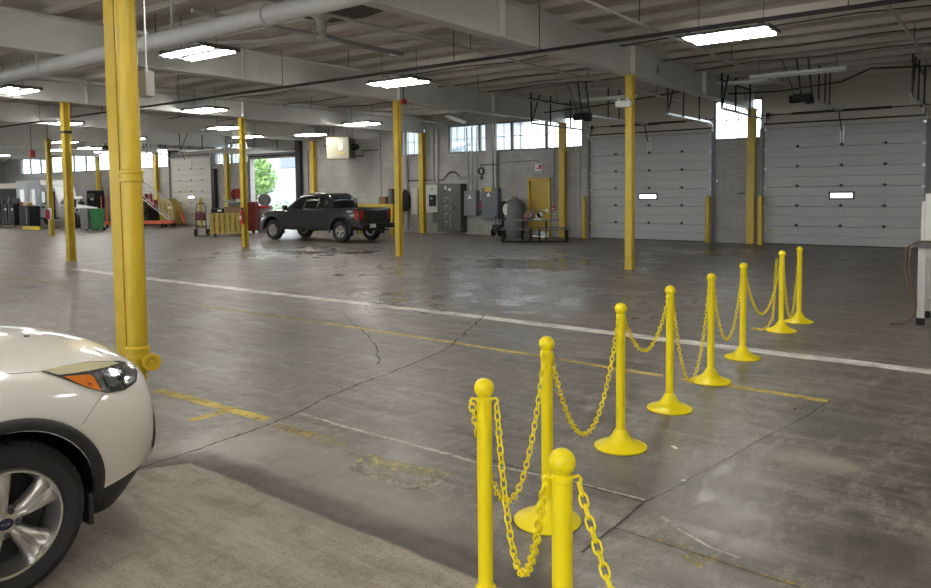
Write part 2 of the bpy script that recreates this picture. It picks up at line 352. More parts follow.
while y < YF:
    mb.box(((XL+XR)/2, y, ZC+.0), (XR-XL, .05, .13)); mb.box(((XL+XR)/2, y, ZC-.065), (XR-XL, .13, .015)); y += 1.06
struct(mb.build('trim_1', mat('deck_rib_paint', (.68, .66, .60), .6, var=.5, vscale=.7, dirt=(.34, .30, .24))))
# girders along Y above every column line
GX = [-7.11-6.96*k for k in range(-2, 9)]
GIRD = mat('girder_paint', (.74, .75, .72), .5, var=.25, vscale=1.2)
def girder(x, name):
    mb = MB(); L_ = YF-YB; cy = (YB+YF)/2
    mb.box((x, cy, 4.345), (.26, L_, .03)); mb.box((x, cy, 4.985), (.26, L_, .03)); mb.box((x, cy, 4.665), (.03, L_, .64))
    for q in (15.68, 20.3, 10.5, 4.05, -2):
        for s in (-1, 1): mb.box((x+s*.07, q, 4.665), (.11, .012, .61))
    for q in (13.9, 14.2, 18.9, 19.2, 11.0, 11.3):     # bolt groups of the splices
        for k in range(4): mb.box((x+.02, q, 4.45+.13*k), (.03, .035, .035))
    return struct(mb.build(name, GIRD))
for i, x in enumerate(GX): girder(x, 'trim_%d' % (i+2))
# ---------------------------------------------------------------- windows
SASH = mat('window_frame_paint', (.16, .165, .17), .5)
MUNT = mat('window_muntin_paint', (.34, .35, .36), .5)
def glass_material():
    m = bpy.data.materials.new('window_glass'); m.use_nodes = True; nt = m.node_tree; nt.nodes.clear()
    o = nt.nodes.new('ShaderNodeOutputMaterial'); mx = nt.nodes.new('ShaderNodeMixShader'); t = nt.nodes.new('ShaderNodeBsdfTransparent'); g = nt.nodes.new('ShaderNodeBsdfGlossy')
    t.inputs['Color'].default_value = (.93, .96, .97, 1); g.inputs['Roughness'].default_value = .08; mx.inputs['Fac'].default_value = .06
    nt.links.new(t.outputs[0], mx.inputs[1]); nt.links.new(g.outputs[0], mx.inputs[2]); nt.links.new(mx.outputs[0], o.inputs['Surface']); return m
GLASS = glass_material()
wn = 0
for (a, b, n) in WINS:
    w = (b-a)/n
    for i in range(n):
        wn += 1; x0 = a+w*i; xc = x0+w/2; r = sempty('window_%d' % wn, (xc, YF+.1, 3.40)); H_ = 1.32 if a == -8.40 else 1.17
        mb = MB()
        for s in (-1, 1): mb.box((s*(w/2-.03), 0, H_/2), (.06, .1, H_))
        mb.box((0, 0, .03), (w, .1, .06)); mb.box((0, 0, H_-.03), (w, .1, .06)); mb.build('window_frame', SASH, r)
        mb = MB()
        mb.box((0, 0, H_*.5), (w-.1, .03, .03))
        nv = 3 if w > 1.2 else 1
        for k in range(1, nv+1): mb.box((-w/2+w*k/(nv+1), 0, H_/2), (.025, .03, H_-.1))
        mb.build('muntins', MUNT, r)
        B((0, .015, H_/2), (w-.1, .008, H_-.1)).build('pane', GLASS, r)

# ---------------------------------------------------------------- overhead doors
DOORM = mat('door_panel_grey', (.44, .45, .45), .42, var=.2, vscale=1.3)
DOORL = mat('door_panel_cream', (.56, .55, .50), .45, var=.15, vscale=1.3)
RAILM = mat('track_steel', (.62, .63, .64), .35, .6)
def overhead_door(n, x0, x1, h, m, opened=False, nsec=6, window=.5):
    r = sempty('door_%d' % n, ((x0+x1)/2, YF, 0)); W = x1-x0; hw = W/2; sh = h/nsec
    if not opened:
        for k in range(nsec):
            mb = MB(); z = k*sh
            y0, y1 = .02, .06
            prof = [(.0, .0), (0, sh*.45), (-.022, sh*.475), (-.022, sh*.51), (0, sh*.515), (0, sh*.92), (-.028, sh*.955), (-.028, sh*.985), (.012, sh*.99), (.012, sh)]
            poly = [(y0+a, z+b) for a, b in prof]+[(y1, z+sh), (y1, z)]
            mb.prism(poly, 'X', -hw-.05, hw+.05); sec = mb.build('door_section', m, r)
            if k < nsec-1:
                for q in (-.55*hw, .02*hw, .55*hw):
                    hb = MB(); hb.box((q, .0, z+sh), (.06, .02, .09)); hb.box((q, -.02, z+sh), (.15, .018, .022)); hb.build('hinge', DARK, r)
            for s in (-1, 1):
                B((s*(hw-.02), -.005, z+sh-.06), (.09, .03, .07)).build('roller_bracket', RAILM, r)
        wz = sh*2.5
        B((window*hw*.0+(.06 if n == 2 else 0), .012, wz), (.72, .03, .24)).build('window_surround', DARK, r, bevel=.03)
        fr = B((.06 if n == 2 else 0, -.006, wz), (.62, .012, .15)).build('window_lite', mat('glowing_lite', (.9, .95, 1.), .3, emit=1.6), r, bevel=.02)  # pane glows by itself in place of outdoor light through it
        hb = MB(); hb.box((0, -.01, h-.3), (.03, .03, .5)); hb.box((.09, -.01, h-.3), (.03, .03, .5)); hb.box((.045, -.01, h-.12), (.12, .04, .03)); hb.build('opener_arm_bracket', RAILM, r)
        B((-hw+.16, -.02, .45), (.12, .03, .05)).build('lock_bolt', YEL, r)
        B((0, .03, .012), (W, .05, .024)).build('bottom_seal', BLACK, r)
    else:
        for k in range(nsec):
            B((0, -.35-sh*(k+.5), h+.27), (W+.05, sh-.01, .05)).build('door_section', m, r)
    for s in (-1, 1):
        v = MB(); v.box((s*(hw+.05), -.05, h/2), (.035, .07, h)); v.box((s*(hw+.10), -.02, h/2), (.10, .035, h)).build('vertical_track', PANEL_G if not opened else DARK, r)
        pts = [(s*(hw+.05), -.05, h), (s*(hw+.05), -.08, h+.15), (s*(hw+.05), -.2, h+.26), (s*(hw+.05), -.4, h+.3)]
        hz = MB(); hz.tube(pts, .03, 6)
        hz.box((s*(hw+.05), -2.25, h+.3), (.035, 3.7, .06)); hz.build('horizontal_track', RAILM, r)
        hg = MB()
        for q in (-1.4, -2.8, -4.05):
            hg.bar((s*(hw+.08), q, h+.28), (s*(hw+.08), q, ZC-.1), .05, .02)
        hg.bar((s*(hw+.08), -4.05, h+.28), (s*(hw+.08), -3.5, ZC-.1), .04, .02)
        hg.bar((s*(hw+.08), -4.2, ZC-.3), (s*(hw+.08), -1.3, ZC-.3), .04)
        hg.build('track_hanger', DARK, r)
        B((s*(hw-.05), -.08, h+.33), (.03, .22, .3)).build('shaft_bearing_plate', GALV, r)
    sh_ = MB(); sh_.tube([(-hw-.1, -.12, h+.40), (hw+.1, -.12, h+.40)], .016, 8); sh_.build('torsion_shaft', DARK, r, smooth=1)
    for s in (-1, 1):
        MB().tube([(s*.08, -.12, h+.40), (s*hw*.62, -.12, h+.40)], .036, 10).build('torsion_spring', DARK, r, smooth=1)
        MB().lathe([(.07, -.05), (.07, .05)], (s*(hw-.08), -.12, h+.40), 'X', 14).build('cable_drum', DARK, r)
    lin = MB(); lin.box((0, -.02, h+.12), (W+.2, .04, .05)); lin.build('header_angle', DARK, r)
    return r
overhead_door(1, *DOORS[0][:2], 3.70, DOORM)
overhead_door(2, *DOORS[1][:2], 3.72, DOORM)
overhead_door(3, *DOORS[2][:2], 3.90, DOORL)
overhead_door(4, *DOORS[3][:2], 3.62, DOORL, True)
# dark jamb post of the open door and the curtain strip by the far door
for q, (x, w) in enumerate(((-29.02, .34), (-36.1, .30))):
    o = B((0, 0, 2.3 if q == 0 else 1.6), (w, .2, 4.6 if q == 0 else 3.2)).build('door_jamb_post', DARK, loc=(x, YF-.16, 0), bevel=.02)
    tag(o, ['tall dark jamb post on the right of the open bright doorway', 'dark jamb post on the right edge of the cream overhead door'][q], 'post')

def opener(x, zc, length, label):
    r = thing('door_opener', label, 'door opener', (x, 20.3, zc), 0, 'overhead door openers')
    mb = MB(); mb.box((0, 0, 0), (.42, .34, .18)); mb.lathe([(.1, -.32), (.1, -.05)], (0, -.02, -.02), 'X', 14); mb.box((.16, -.05, -.1), (.2, .2, .12)); mb.build('motor_housing', BLACK, r, bevel=.02)
    MB().box((0, length/2+.1, .05), (.08, length, .05)).build('rail', RAILM, r)
    for (a, b) in ((-.2, -.5), (.2, .12), (-.05, -.15)):
        MB().bar((a, .0, .08), (b, -.1, ZC-zc-.05), .045, .02).build('hanger_strap', DARK, r)
    for q in (1.6, 2.4, 3.0):
        MB().bar((.03, q, .06), (.03, q, ZC-zc-.05), .04, .02).build('hanger_strap', DARK, r)
    MB().bar((-.55, length-.15, .02), (.55, length-.15, .02), .04).build('cross_bar', DARK, r)
    MB().bar((0, length-.1, .0), (0.05, length+.1, -.55), .025).build('door_arm', DARK, r)
    return r
opener(-10.7, 4.02, 4.6, 'black door opener hung above the overhead door left of the second-nearest column')
opener(-4.53, 4.06, 4.6, 'black door opener hung before the rightmost overhead door')
opener(-38.6, 4.30, 4.4, 'black door opener hung before the far cream overhead door')

# ---------------------------------------------------------------- steel door, exit sign
r = sempty('door_5', (-15.16, YF, 0))
fr = MB()
for s in (-1, 1): fr.box((s*.46, -.03, 1.13), (.08, .12, 2.26))
fr.box((0, -.03, 2.23), (1.0, .12, .12)); fr.build('door_frame', YEL, r, bevel=.005)
lf = MB(); lf.box((0, .02, 1.09), (.84, .045, 2.16)); lf.build('door_leaf', mat('yellow_door_paint', (.50, .34, .045), .45, var=.35, vscale=3), r)
pb = MB(); pb.box((.0, -.06, 1.02), (.78, .05, .05)); pb.box((-.36, -.03, 1.02), (.08, .06, .1)); pb.box((.36, -.03, 1.02), (.1, .08, .16)); pb.build('push_bar', GALV, r, bevel=.006)
B((.0, -.005, .12), (.80, .01, .16)).build('kick_plate', GALV, r)
MB().lathe([(.03, -.05), (.03, .0)], (.36, -.05, 1.22), 'Y', 12).build('door_handle', GALV, r)
r = thing('exit_sign', 'small white wall sign with a red mark above the yellow door', 'sign', (-15.17, YF-.03, 2.69))
B((0, 0, 0), (.36, .06, .30)).build('sign_body', WHITE, r, bevel=.01)
mb = MB(); mb.box((.06, -.035, .02), (.14, .006, .16)); mb.box((-.07, -.035, -.03), (.06, .006, .05)); mb.build('red_mark', RED, r)
r = thing('pull_station', 'red fire alarm pull station on the wall right of the yellow door', 'alarm', (-14.5, YF-.038, 1.12))
B((0, 0, 0), (.12, .08, .17)).build('alarm_body', RED, r, bevel=.01)
B((0, -.05, -.02), (.08, .02, .03)).build('pull_handle', CLEARW, r)
tag(B((0, 0, 0), (.16, .10, .10)).build('wall_bell', DARK, loc=(-14.22, YF-.05, 1.78), bevel=.02), 'small dark wall device just left of the pilaster beside the yellow door', 'device')
tag(B((0, 0, 0), (.22, .05, .05)).build('wall_bracket', PANEL_D, loc=(-8.0+.55, YF-.04, 1.63), bevel=.01), 'small dark bracket on the white brick between the two grey overhead doors', 'bracket')

# ---------------------------------------------------------------- columns and pilasters
def h_section(w, d, t=.016):
    a, b = w/2, d/2
    return [(-a, -b), (a, -b), (a, -b+t), (t/2, -b+t), (t/2, b-t), (a, b-t), (a, b), (-a, b), (-a, b-t), (-t/2, b-t), (-t/2, -b+t), (-a, -b+t)]
def column(x, y, label, w=.165, d=.15, h=4.33, cat='column'):
    r = thing('steel_column', label, cat, (x, y, 0))
    MB().prism(h_section(w, d), 'Z', .02, h-.02).build('shaft', YEL, r)
    B((0, 0, .012), (w+.03, d+.03, .02)).build('base_plate', YEL, r); B((0, 0, h-.012), (w+.10, d+.08, .024)).build('cap_plate', YEL, r)
    return r
LA = ['yellow steel column in front of the left grey overhead door', 'yellow steel column behind the tailgate of the dark pickup', 'yellow steel column carrying a red extinguisher beside the pickup\'s nose',
      None, 'farthest free-standing yellow column at left, with a sign box in front of the white van']
for k in (0, 1, 2, 4): column(-7.11-6.96*k, 15.68, LA[k], *((.2, .18) if k == 4 else ()))
column(-7.11-6.96*3, 15.68, 'yellow steel column standing directly behind the big near column and pipe')
r = column(-20.97, 9.9, 'yellow column at left with a black band and a pale drain pipe down its side', .19, .18)
MB().box((0, 0, 3.52), (.22, .21, .07)).build('band', DARK, r)
r = thing('drain_pipe', 'pale pipe running from the ceiling down the left side of the banded column', 'pipe', (-20.97, 9.9, 0))
MB().tube([(-1.7, -.02, 4.28), (-1.55, -.02, 4.05), (-1.3, -.02, 3.95), (-.35, -.02, 3.9), (-.2, -.02, 3.8), (-.15, -.02, 3.6), (-.15, -.02, .0)], .04, 10).build('pipe_run', WHITE_P, r, smooth=1)
PL = ['yellow pilaster at the wall between the two grey overhead doors', 'yellow pilaster beside the yellow steel door', 'yellow pilaster behind the electrical boxes',
      'yellow pilaster under the unit heater behind the pickup', 'yellow pilaster between the cream overhead door and the open doorway', 'yellow pilaster left of the cream overhead door',
      'yellow pilaster beyond the white van\'s raised hood']
for k in range(7): column(-7.11-6.96*k, 25.0, PL[k], .24, .2, 4.33, 'pilaster')
column(-7.11-6.96*7, 25.0, 'yellow pilaster behind the farthest yellow column', .24, .2, 4.33, 'pilaster')
bol0 = None
for x, y, t in ((-13.02, 24.75, 'yellow bollard right of the pilaster, at the left edge of the left grey overhead door'), (-8.43, 24.75, 'yellow bollard at the right edge of the left grey overhead door'),
             (-6.74, 24.75, 'yellow bollard at the left edge of the rightmost grey overhead door'), (-36.75, 24.5, 'yellow bollard at the right edge of the cream overhead door'), (-33.4, 24.6, 'yellow bollard at the left edge of the open doorway'),
             (-40.75, 24.6, 'yellow bollard at the left edge of the cream overhead door')):
    if bol0 is None:
        bol0 = thing('bollard', t, 'bollard', (x, y, 0), 0, 'bollards guarding the overhead doors')
        MB().lathe([(.085, 0), (.085, 1.5), (.07, 1.55), (.03, 1.575)], n=20).build('bollard_tube', YEL, bol0, smooth=1)
        MB().lathe([(.14, 0), (.14, .015)], n=20).build('floor_collar', YEL, bol0)
    else: copy_tree(bol0, None, t, (x, y, 0))

# big near column + downspout pipe
r = thing('steel_column', 'big near yellow column behind the nose of the white car', 'column', (-7.00, 3.83, 0))
MB().prism(h_section(.18, .18, .018), 'Z', .02, 4.31).build('shaft', YELP, r)
B((0, 0, .012), (.2, .2, .024)).build('base_plate', YELP, r); B((0, 0, 4.32), (.22, .22, .024)).build('cap_plate', YELP, r)
r = thing('downspout_pipe', 'thick yellow cast pipe with bell joints fixed to the big near column', 'pipe', (-6.80, 3.80, 0))
R0 = .093
def bell(z): return [(R0, z-.06), (R0+.016, z-.055), (R0+.016, z-.035), (R0+.009, z-.03), (R0+.009, z+.02), (R0+.018, z+.025), (R0+.018, z+.05), (R0, z+.06)]
MB().lathe([(R0, .20), *bell(.29), (R0, 1.3), *bell(1.98), (R0, 3.4), *bell(3.75), (R0, 4.2)], n=36, cap=True).build('pipe_shaft', YELP, r, smooth=1)
MB().tube([(0, 0, .32), (0, 0, .22), (0.0, -.0, 0)], [.085, .075, .075], 20).build('pipe_foot', YELP, r, smooth=1)
dv = Vector((.93, -.36, 0)).normalized(); Mt = dv.to_track_quat('Z', 'Y').to_matrix().to_4x4(); Mt.translation = Vector((.055, .085, .20))
MB().lathe([(.06, 0), (.06, .08), (.085, .085), (.085, .11), (.05, .115), (.045, .105), (.015, .105), (.015, .13), (.001, .13)], n=28).xf(Mt).build('cleanout_cap', YELP, r, smooth=1)
MB().box((-.09, .03, 1.98), (.05, .06, .04)).build('pipe_bracket', YELP, r)
r = thing('junction_box', 'pale grey junction box hanging on a conduit beside the big near column', 'box', (-6.87, 4.02, 2.87))
B((.01, 0, 0), (.15, .09, .24)).build('box_body', PANEL_L, r, bevel=.006)
MB().tube([(-.03, .03, .1), (-.03, .03, 1.30), (-.03, .03, 2.31)], .012, 8).build('conduit', GALV, r, smooth=1)
MB().lathe([(.022, .11), (.022, .14)], (-.03, .03, 0), n=10).build('conduit_fitting', GALV, r)

def extinguisher(x, y, z, label):
    r = thing('fire_extinguisher', label, 'fire extinguisher', (x, y, z))
    MB().lathe([(.01, -.25), (.075, -.24), (.08, -.2), (.08, .14), (.06, .2), (.025, .23), (.025, .25)], n=18).build('cylinder', RED, r, smooth=1)
    MB().box((0, 0, .28), (.05, .05, .06)).box((.05, 0, .31), (.14, .03, .02)).build('valve', BLACK, r)
    MB().tube([(.03, -.0, .27), (.10, -.03, .22), (.11, -.04, .05), (.1, -.04, -.12)], .012, 6).build('hose', BLACK, r)
    B((0, -.082, -.02), (.09, .006, .12)).build('paper_tag', CLEARW, r); return r
extinguisher(-20.9, 15.50, 1.02, 'red fire extinguisher hung on the column beside the pickup\'s nose')
r = thing('sign_box', 'white and red extinguisher sign box on the farthest free-standing column', 'sign', (-34.72, 15.545, 1.0))
B((0, 0, 0), (.20, .06, .50)).build('sign_plate', CLEARW, r); MB().lathe([(.01, -.24), (.09, -.23), (.09, .12), (.03, .2)], (0, -.1, 0), n=14).build('extinguisher_body', RED, r, smooth=1)
r = thing('emergency_light', 'white emergency light box beside the top of the column before the left overhead door', 'emergency light', (-7.2, 15.54, 3.70))
B((0, 0, 0), (.36, .1, .14)).build('light_box', WHITE, r, bevel=.01)
for s in (-.1, .1): MB().lathe([(.03, 0), (.04, .04), (.035, .05)], (s, -.03, .10), 'Y', 12).build('lamp_head', WHITE, r)
for x, y, z, t in ((-13.75, 15.6, 4.28, 'red alarm horn beside the top of the column behind the pickup'), (-33.12, 14.2, 3.54, 'red alarm horn hung at far left below the ceiling')):
    r = thing('alarm_horn', t, 'alarm', (x, y, z)); B((0, 0, 0), (.13, .12, .13) if x > -20 else (.28, .2, .28)).build('horn_body', RED, r, bevel=.02)
    MB().tube([(0, 0, .05), (0, 0, ZC-z-.02)], .012, 6).build('hanger_conduit', DARK, r)

# ---------------------------------------------------------------- ceiling lights
TUBE = mat('lit_tube', (1., .965, .90), .3, emit=50)
TUBE_OFF = mat('unlit_tube', (.7, .72, .7), .3)
HOUS = mat('light_housing', (.13, .13, .125), .5)
def light(x, y, z, label, n=4, L_=1.42, W=.78, on=True, rz=0.):
    r = thing('ceiling_light', label, 'ceiling light', (x, y, z), rz, 'fluorescent ceiling lights')
    mb = MB(); k2 = W*.19
    for s in (-1, 1): mb.box((0, s*W*.29, .06), (L_, k2*1.7, .05)); mb.box((s*L_*.42, 0, .085), (.08, W, .03)); mb.box((s*L_/2, s*0, .05), (.02, W*.96, .07))
    mb.build('housing', HOUS, r)
    mb = MB()
    for s in (-1, 1):
        for q in (-.075, .075): mb.tube([(-L_/2+.05, s*W*.29+q*W, .015), (L_/2-.05, s*W*.29+q*W, .015)], .022, 8)
    mb.build('lamp_tubes', TUBE if on else TUBE_OFF, r)
    for s in (-1, 1): MB().tube([(s*L_*.38, 0, .1), (s*L_*.38, 0, ZC-z)], .006, 5).build('hanger_wire', DARK, r)
    return r
LT = [(-4.06, 12.95, 'lit ceiling light nearest the right side, left of the two unlit strips'), (-12.2, 8.2, 'lit ceiling light near the big yellow column, just right of it'), (-11.9, 13.35, 'lit ceiling light hung in the middle, left of the column behind the pickup'),
      (-19.95, 8.2, 'lit ceiling light at the left edge of the photo, left of the banded column'), (-20.3, 13.8, 'lit ceiling light above and left of the column beside the pickup\'s nose'), (-20.1, 20.4, 'lit ceiling light above the pickup, left of the column behind it'),
      (-27.6, 13.0, 'lit ceiling light seen right of the top of the banded column'), (-25.2, 18.0, 'lit ceiling light seen before the cream door\'s opener, right of it'), (-25.4, 22.6, 'lit ceiling light next to the unit heater'),
      (-36, 13.3, 'lit ceiling light far left, beyond the left edge column'), (-37.2, 17.5, 'lit ceiling light far left, seen between the two left columns'), (-28.3, 21.4, 'lit ceiling light before the open bright doorway'), (-44, 20.4, 'lit ceiling light above the white van'),
      (-52, 20.4, 'lit ceiling light added to brighten the far left end of the building'), (-52, 13.3, 'lit ceiling light added beyond the left edge to brighten the far left'), (-44, 23, 'lit ceiling light added for brightness close to the far windows above the white van'), (-33, 18.5, 'lit ceiling light added for brightness between the farthest column and the rolling stairs'), (-41, 20.6, 'lit ceiling light added for brightness over the rolling stairs'), (-58, 22, 'lit ceiling light added for brightness in the far left corner of the building')]  # fixtures on this line added to brighten the far left
for x, y, t in LT: light(x, y, 4.35, t, 4 if (x, y) != (-4.06, 12.95) else 3)
# unseen fixtures added behind and beside the camera to light the room
for x, y in ((-4, 3), (-4, 8.0), (-12, 3), (4, 3), (4, 8), (4, 13), (-20, 3), (-4, -3), (-12, -3), (4, -3), (-28, 8), (-28, 3), (-36, 6), (-44, 8), (-52, 6), (-44, 13.3), (-58, 14), (0, 0), (-7, -1.5)): light(x, y, 4.35, 'lit ceiling light added unseen outside the frame to light the room')
STRW = mat('strip_light_white', (.9, .9, .88), .4)
def strip(x, y, z, L_, label, rz=0):
    r = thing('strip_light', label, 'strip light', (x, y, z), rz)
    B((0, 0, .03), (L_, .15, .07)).build('housing', STRW, r, bevel=.01)
    MB().tube([(-L_/2+.04, 0, -.03), (L_/2-.04, 0, -.03)], .022, 8).build('lamp_tube', TUBE_OFF, r)
    for s in (-1, 1): MB().tube([(s*L_*.4, 0, .06), (s*L_*.4, 0, ZC-z-.1)], .006, 5).build('hanger_wire', DARK, r)
strip(-4.5, 19.45, 4.555, 2.2, 'unlit white strip light before the rightmost overhead door, right of the other strip')
strip(-6.45, 21.6, 4.75, 1.9, 'unlit white strip light over the gap between the two grey overhead doors')
strip(-10.2, 20.9, 4.55, 1.9, 'unlit white strip light above the left grey overhead door')
strip(-17.3, 22.6, 4.50, 2.4, 'unlit white strip light above the row of windows by the electrical boxes', -1.2)

# ---------------------------------------------------------------- ceiling pipes
def pipe(name, label, pts, r, m, cat='pipe', hangers=(), n=10, couplings=()):
    t = thing(name, label, cat, pts[0]); o = Vector(pts[0])
    MB().tube([Vector(p)-o for p in pts], r, n).build('pipe_run', m, t, smooth=1)
    for h in hangers:
        h = Vector(h); MB().tube([h-o+Vector((0, 0, r)), Vector((h.x, h.y, ZC-.02))-o], max(.008, r*.2), 6).build('hanger_rod', m if r > .1 else DARK, t)
    for c in couplings:
        c = Vector(c)-o; MB().lathe([(r+.018, -.05), (r+.018, .05)], c, 'X' if abs(pts[-1][0]-pts[0][0]) > abs(pts[-1][1]-pts[0][1]) else 'Y', 18).build('coupling', m, t, smooth=1)
    return t
pipe('water_main', 'thick white pipe running under the ceiling behind the big near column', [(9, 6.55, 4.17), (-60, 6.55, 4.17)], .125, WHITE_P, hangers=[(x, 6.55, 4.17) for x in (-4.5, -10.4, -14.9, -19.8, -25, -31.2)], n=18, couplings=[(x, 6.55, 4.17) for x in (-2, -8.2, -14.6, -20.5, -26)])
pipe('gas_pipe', 'thin black pipe crossing the whole ceiling from left to upper right', [(9, 11.42, 4.24), (-62, 11.5, 4.24)], .03, DARK, hangers=[(x, 11.45, 4.24) for x in (-2, -6.9, -8.8, -13.8, -18, -22, -26, -32)])
for x, t in ((-1.85, 'white sprinkler pipe at the upper right corner'), (-5.45, 'white sprinkler pipe passing right of the lit light on the right'), (-9.1, 'white sprinkler pipe passing left of the near girder over the left grey door'),
             (-12.6, 'white sprinkler pipe crossing behind the middle lit light'), (-16.1, 'white sprinkler pipe beyond the second girder'), (-19.6, 'white sprinkler pipe right of the third girder'), (-23.2, 'white sprinkler pipe left of the third girder'),
             (-30.1, 'white sprinkler pipe in the far left bay')):
    pipe('sprinkler_pipe', t, [(x+.1, -3, 4.66), (x, 24.3, 4.66)], .026, WHITE_P, hangers=[(x, q, 4.66) for q in (2, 7.6, 12.4, 17.5, 22)])
    # heads
r = thing('roof_drain', 'white roof drain body with a grey pipe arm under the stained ceiling', 'drain', (-10.33, 9.5, 0))
MB().lathe([(.22, 5.09), (.20, 5.0), (.10, 4.92), (.08, 4.72), (.10, 4.7), (.10, 4.6), (.02, 4.58)], n=20).build('drain_body', WHITE_P, r, smooth=1)
MB().tube([(.0, 0, 4.66), (0, .8, 4.62), (0, 2.2, 4.62)], .05, 10).build('drain_arm', GALV, r, smooth=1)
MB().tube([(0, 0, 4.66), (-.03, -.8, 4.64), (-.08, -2.6, 4.64)], .04, 10).build('drain_pipe', WHITE_P, r, smooth=1)
# stained roof opening
tag(MB().prism([(-.8, -.55), (.1, -.5), (1.1, -.25), (1.0, .3), (.2, .5), (-.6, .4)], 'Z', 0, .012).build('water_stain_patch', mat('dark_stain', (.035, .028, .022), .9, var=.6, vscale=9, dirt=(.2, .17, .14)), loc=(-10.0, 9.6, 5.01)), 'dark rotted patch in the ceiling around the white roof drain', 'patch')
# bracing angles
BR = mat('brace_paint', (.42, .42, .40), .5)
for p0, p1, t in (((-13.6, 8.9, 4.84), (-9.4, 12.2, 4.93), 'long pale brace bar crossing the ceiling behind the middle lit light'), ((-9.6, 12.6, 4.95), (-7.2, 12.6, 4.40), 'diagonal pale kicker brace from the near girder beside the middle lit light'),
                  ((-9.2, 17.2, 5.0), (-7.25, 17.2, 4.40), 'diagonal pale kicker brace at the top of the column before the left grey door'), ((-13.5, 3.2, 4.5), (-8, 6.2, 4.95), 'pale brace bar at the top left corner behind the big near column')):
    o = MB().bar(Vector((0, 0, 0)), Vector(p1)-Vector(p0), .07, .07).build('brace_bar', BR, loc=p0); tag(o, t, 'brace')
r = pipe('conduit_run', 'dark conduit sagging along the ceiling in front of the rightmost overhead door', [(-7.0, 22.2, 4.55), (-5.6, 22.2, 4.5), (-4.0, 22.2, 4.62), (-3.3, 22.2, 4.9), (-2.2, 22.2, 4.82), (2, 22.2, 4.8)], .022, DARK)
r = pipe('conduit_run', 'dark conduit along the ceiling above the left grey overhead door', [(-13.2, 22.2, 4.45), (-11.4, 22.2, 4.52), (-9.4, 22.2, 4.66), (-8.4, 22.2, 4.75)], .022, DARK)
for y, z, t in ((17.4, 4.9, 'dark cable run along the ceiling behind the middle light'), (19.6, 4.95, 'dark cable run along the ceiling before the windows'), (15.2, 4.92, 'dark cable run along the ceiling near the third lit light')):
    pts = [(x, y+.10*sin(x*.7+y), z+.03*sin(x*2.1)) for x in [-1-1.5*k for k in range(36)]]; pipe('cable_run', t, pts, .014, DARK)
# letters painted on the girder sides
LET = mat('girder_letter', (.10, .10, .10), .6)
for x, y, z, s, ch, t in ((-6.97, 17.2, 4.62, .34, 'A', 'dark letter A painted on the side of the near girder'), (-6.97, 24.2, 4.66, .42, 'N', 'dark letter N painted on the near girder next to the wall')):
    M_ = Matrix.Translation((x+.01-(.127), y, z)) @ Matrix.Rotation(pi/2, 4, 'Z') @ Matrix.Rotation(pi/2, 4, 'X')
    o = text_mesh('painted_letter', ch, s, LET, None, M_); tag(o, t, 'letter')
# ---------------------------------------------------------------- vehicles
def crm(p, t):
    # Catmull-Rom through list p (vectors), t in [0, len-1]
    n = len(p); i = min(int(t), n-2); f = t-i
    a = p[i-1] if i > 0 else p[0]*2-p[1]; b = p[i]; c = p[i+1]; d = p[i+2] if i+2 < n else p[-1]*2-p[-2]
    return ((b*2)+(c-a)*f+(a*2-b*5+c*4-d)*f*f+(b*3-a-c*3+d)*f**3)*.5
def loft(stations, nl=4, ns=4, cap=True, matfn=None):
    """stations: [(y, [(x,z)...])] right half sections -> mirrored smooth body"""
    rows = []
    S = [[Vector((x, y, z)) for x, z in pr] for y, pr in stations]; m = len(S[0])
    secs = []
    for i in range((len(S)-1)*nl+1):
        t = i/nl; secs.append([crm([S[k][j] for k in range(len(S))], t) for j in range(m)])
    for sec in secs: rows.append([crm(sec, j/ns) for j in range((m-1)*ns+1)])
    mb = MB(); n = len(rows[0]); vs = []
    for r_ in rows:
        for v in r_: v.x = max(v.x, 0)
        r_[0].x = 0; r_[-1].x = 0
        full = r_ + [Vector((-v.x, v.y, v.z)) for v in r_[-2:0:-1]]; vs += full
    k = 2*n-2; fs = []; ms = []
    for i in range(len(rows)-1):
        for j in range(k):
            fs.append((i*k+j, i*k+(j+1) % k, (i+1)*k+(j+1) % k, (i+1)*k+j))
            jj = min(j, k-1-j); ms.append(matfn(i/nl, jj/ns) if matfn else 0)
    if cap:
        fs.append(tuple(range(k))); ms.append(0); fs.append(tuple((len(rows)-1)*k+j for j in range(k))); ms.append(0)
    mb.add(vs, fs); mb.m = ms; return mb
def cut_cyl(o, cuts, m):
    """boolean-cut cylinders along X (yc, zc, r, x0, x1) and bake"""
    me = o.data
    if m.name not in [x.name for x in me.materials]: me.materials.append(m)
    idx = [x.name for x in me.materials].index(m.name)
    cs = []
    for c in cuts:
        if len(c) == 5: yc, zc, r, x0, x1 = c; cb = MB().lathe([(r, x0), (r, x1)], (0, yc, zc), 'X', 40)
        else: cb = MB().box(*c)
        co = cb.build('cutter', [x for x in me.materials], o.parent)
        co.data.polygons.foreach_set('material_index', [idx]*len(co.data.polygons))
        mod = o.modifiers.new('b', 'BOOLEAN'); mod.object = co; mod.operation = 'DIFFERENCE'; mod.solver = 'EXACT'; cs.append(co)
    bpy.context.view_layer.update(); dg = bpy.context.evaluated_depsgraph_get(); nm = bpy.data.meshes.new_from_object(o.evaluated_get(dg))
    o.modifiers.clear(); o.data = nm
    for c in cs: bpy.data.objects.remove(c)
    nm.polygons.foreach_set('use_smooth', [True]*len(nm.polygons)); nm.set_sharp_from_angle(angle=radians(32)); return o
def bvh_of(o):
    bm = bmesh.new(); bm.from_mesh(o.data); t = BVHTree.FromBMesh(bm); bm.free(); return t
def inpoly(p, poly):
    c = False; n = len(poly)
    for i in range(n):
        a, b = poly[i], poly[i-1]
        if (a[1] > p[1]) != (b[1] > p[1]) and p[0] < (b[0]-a[0])*(p[1]-a[1])/(b[1]-a[1])+a[0]: c = not c
    return c
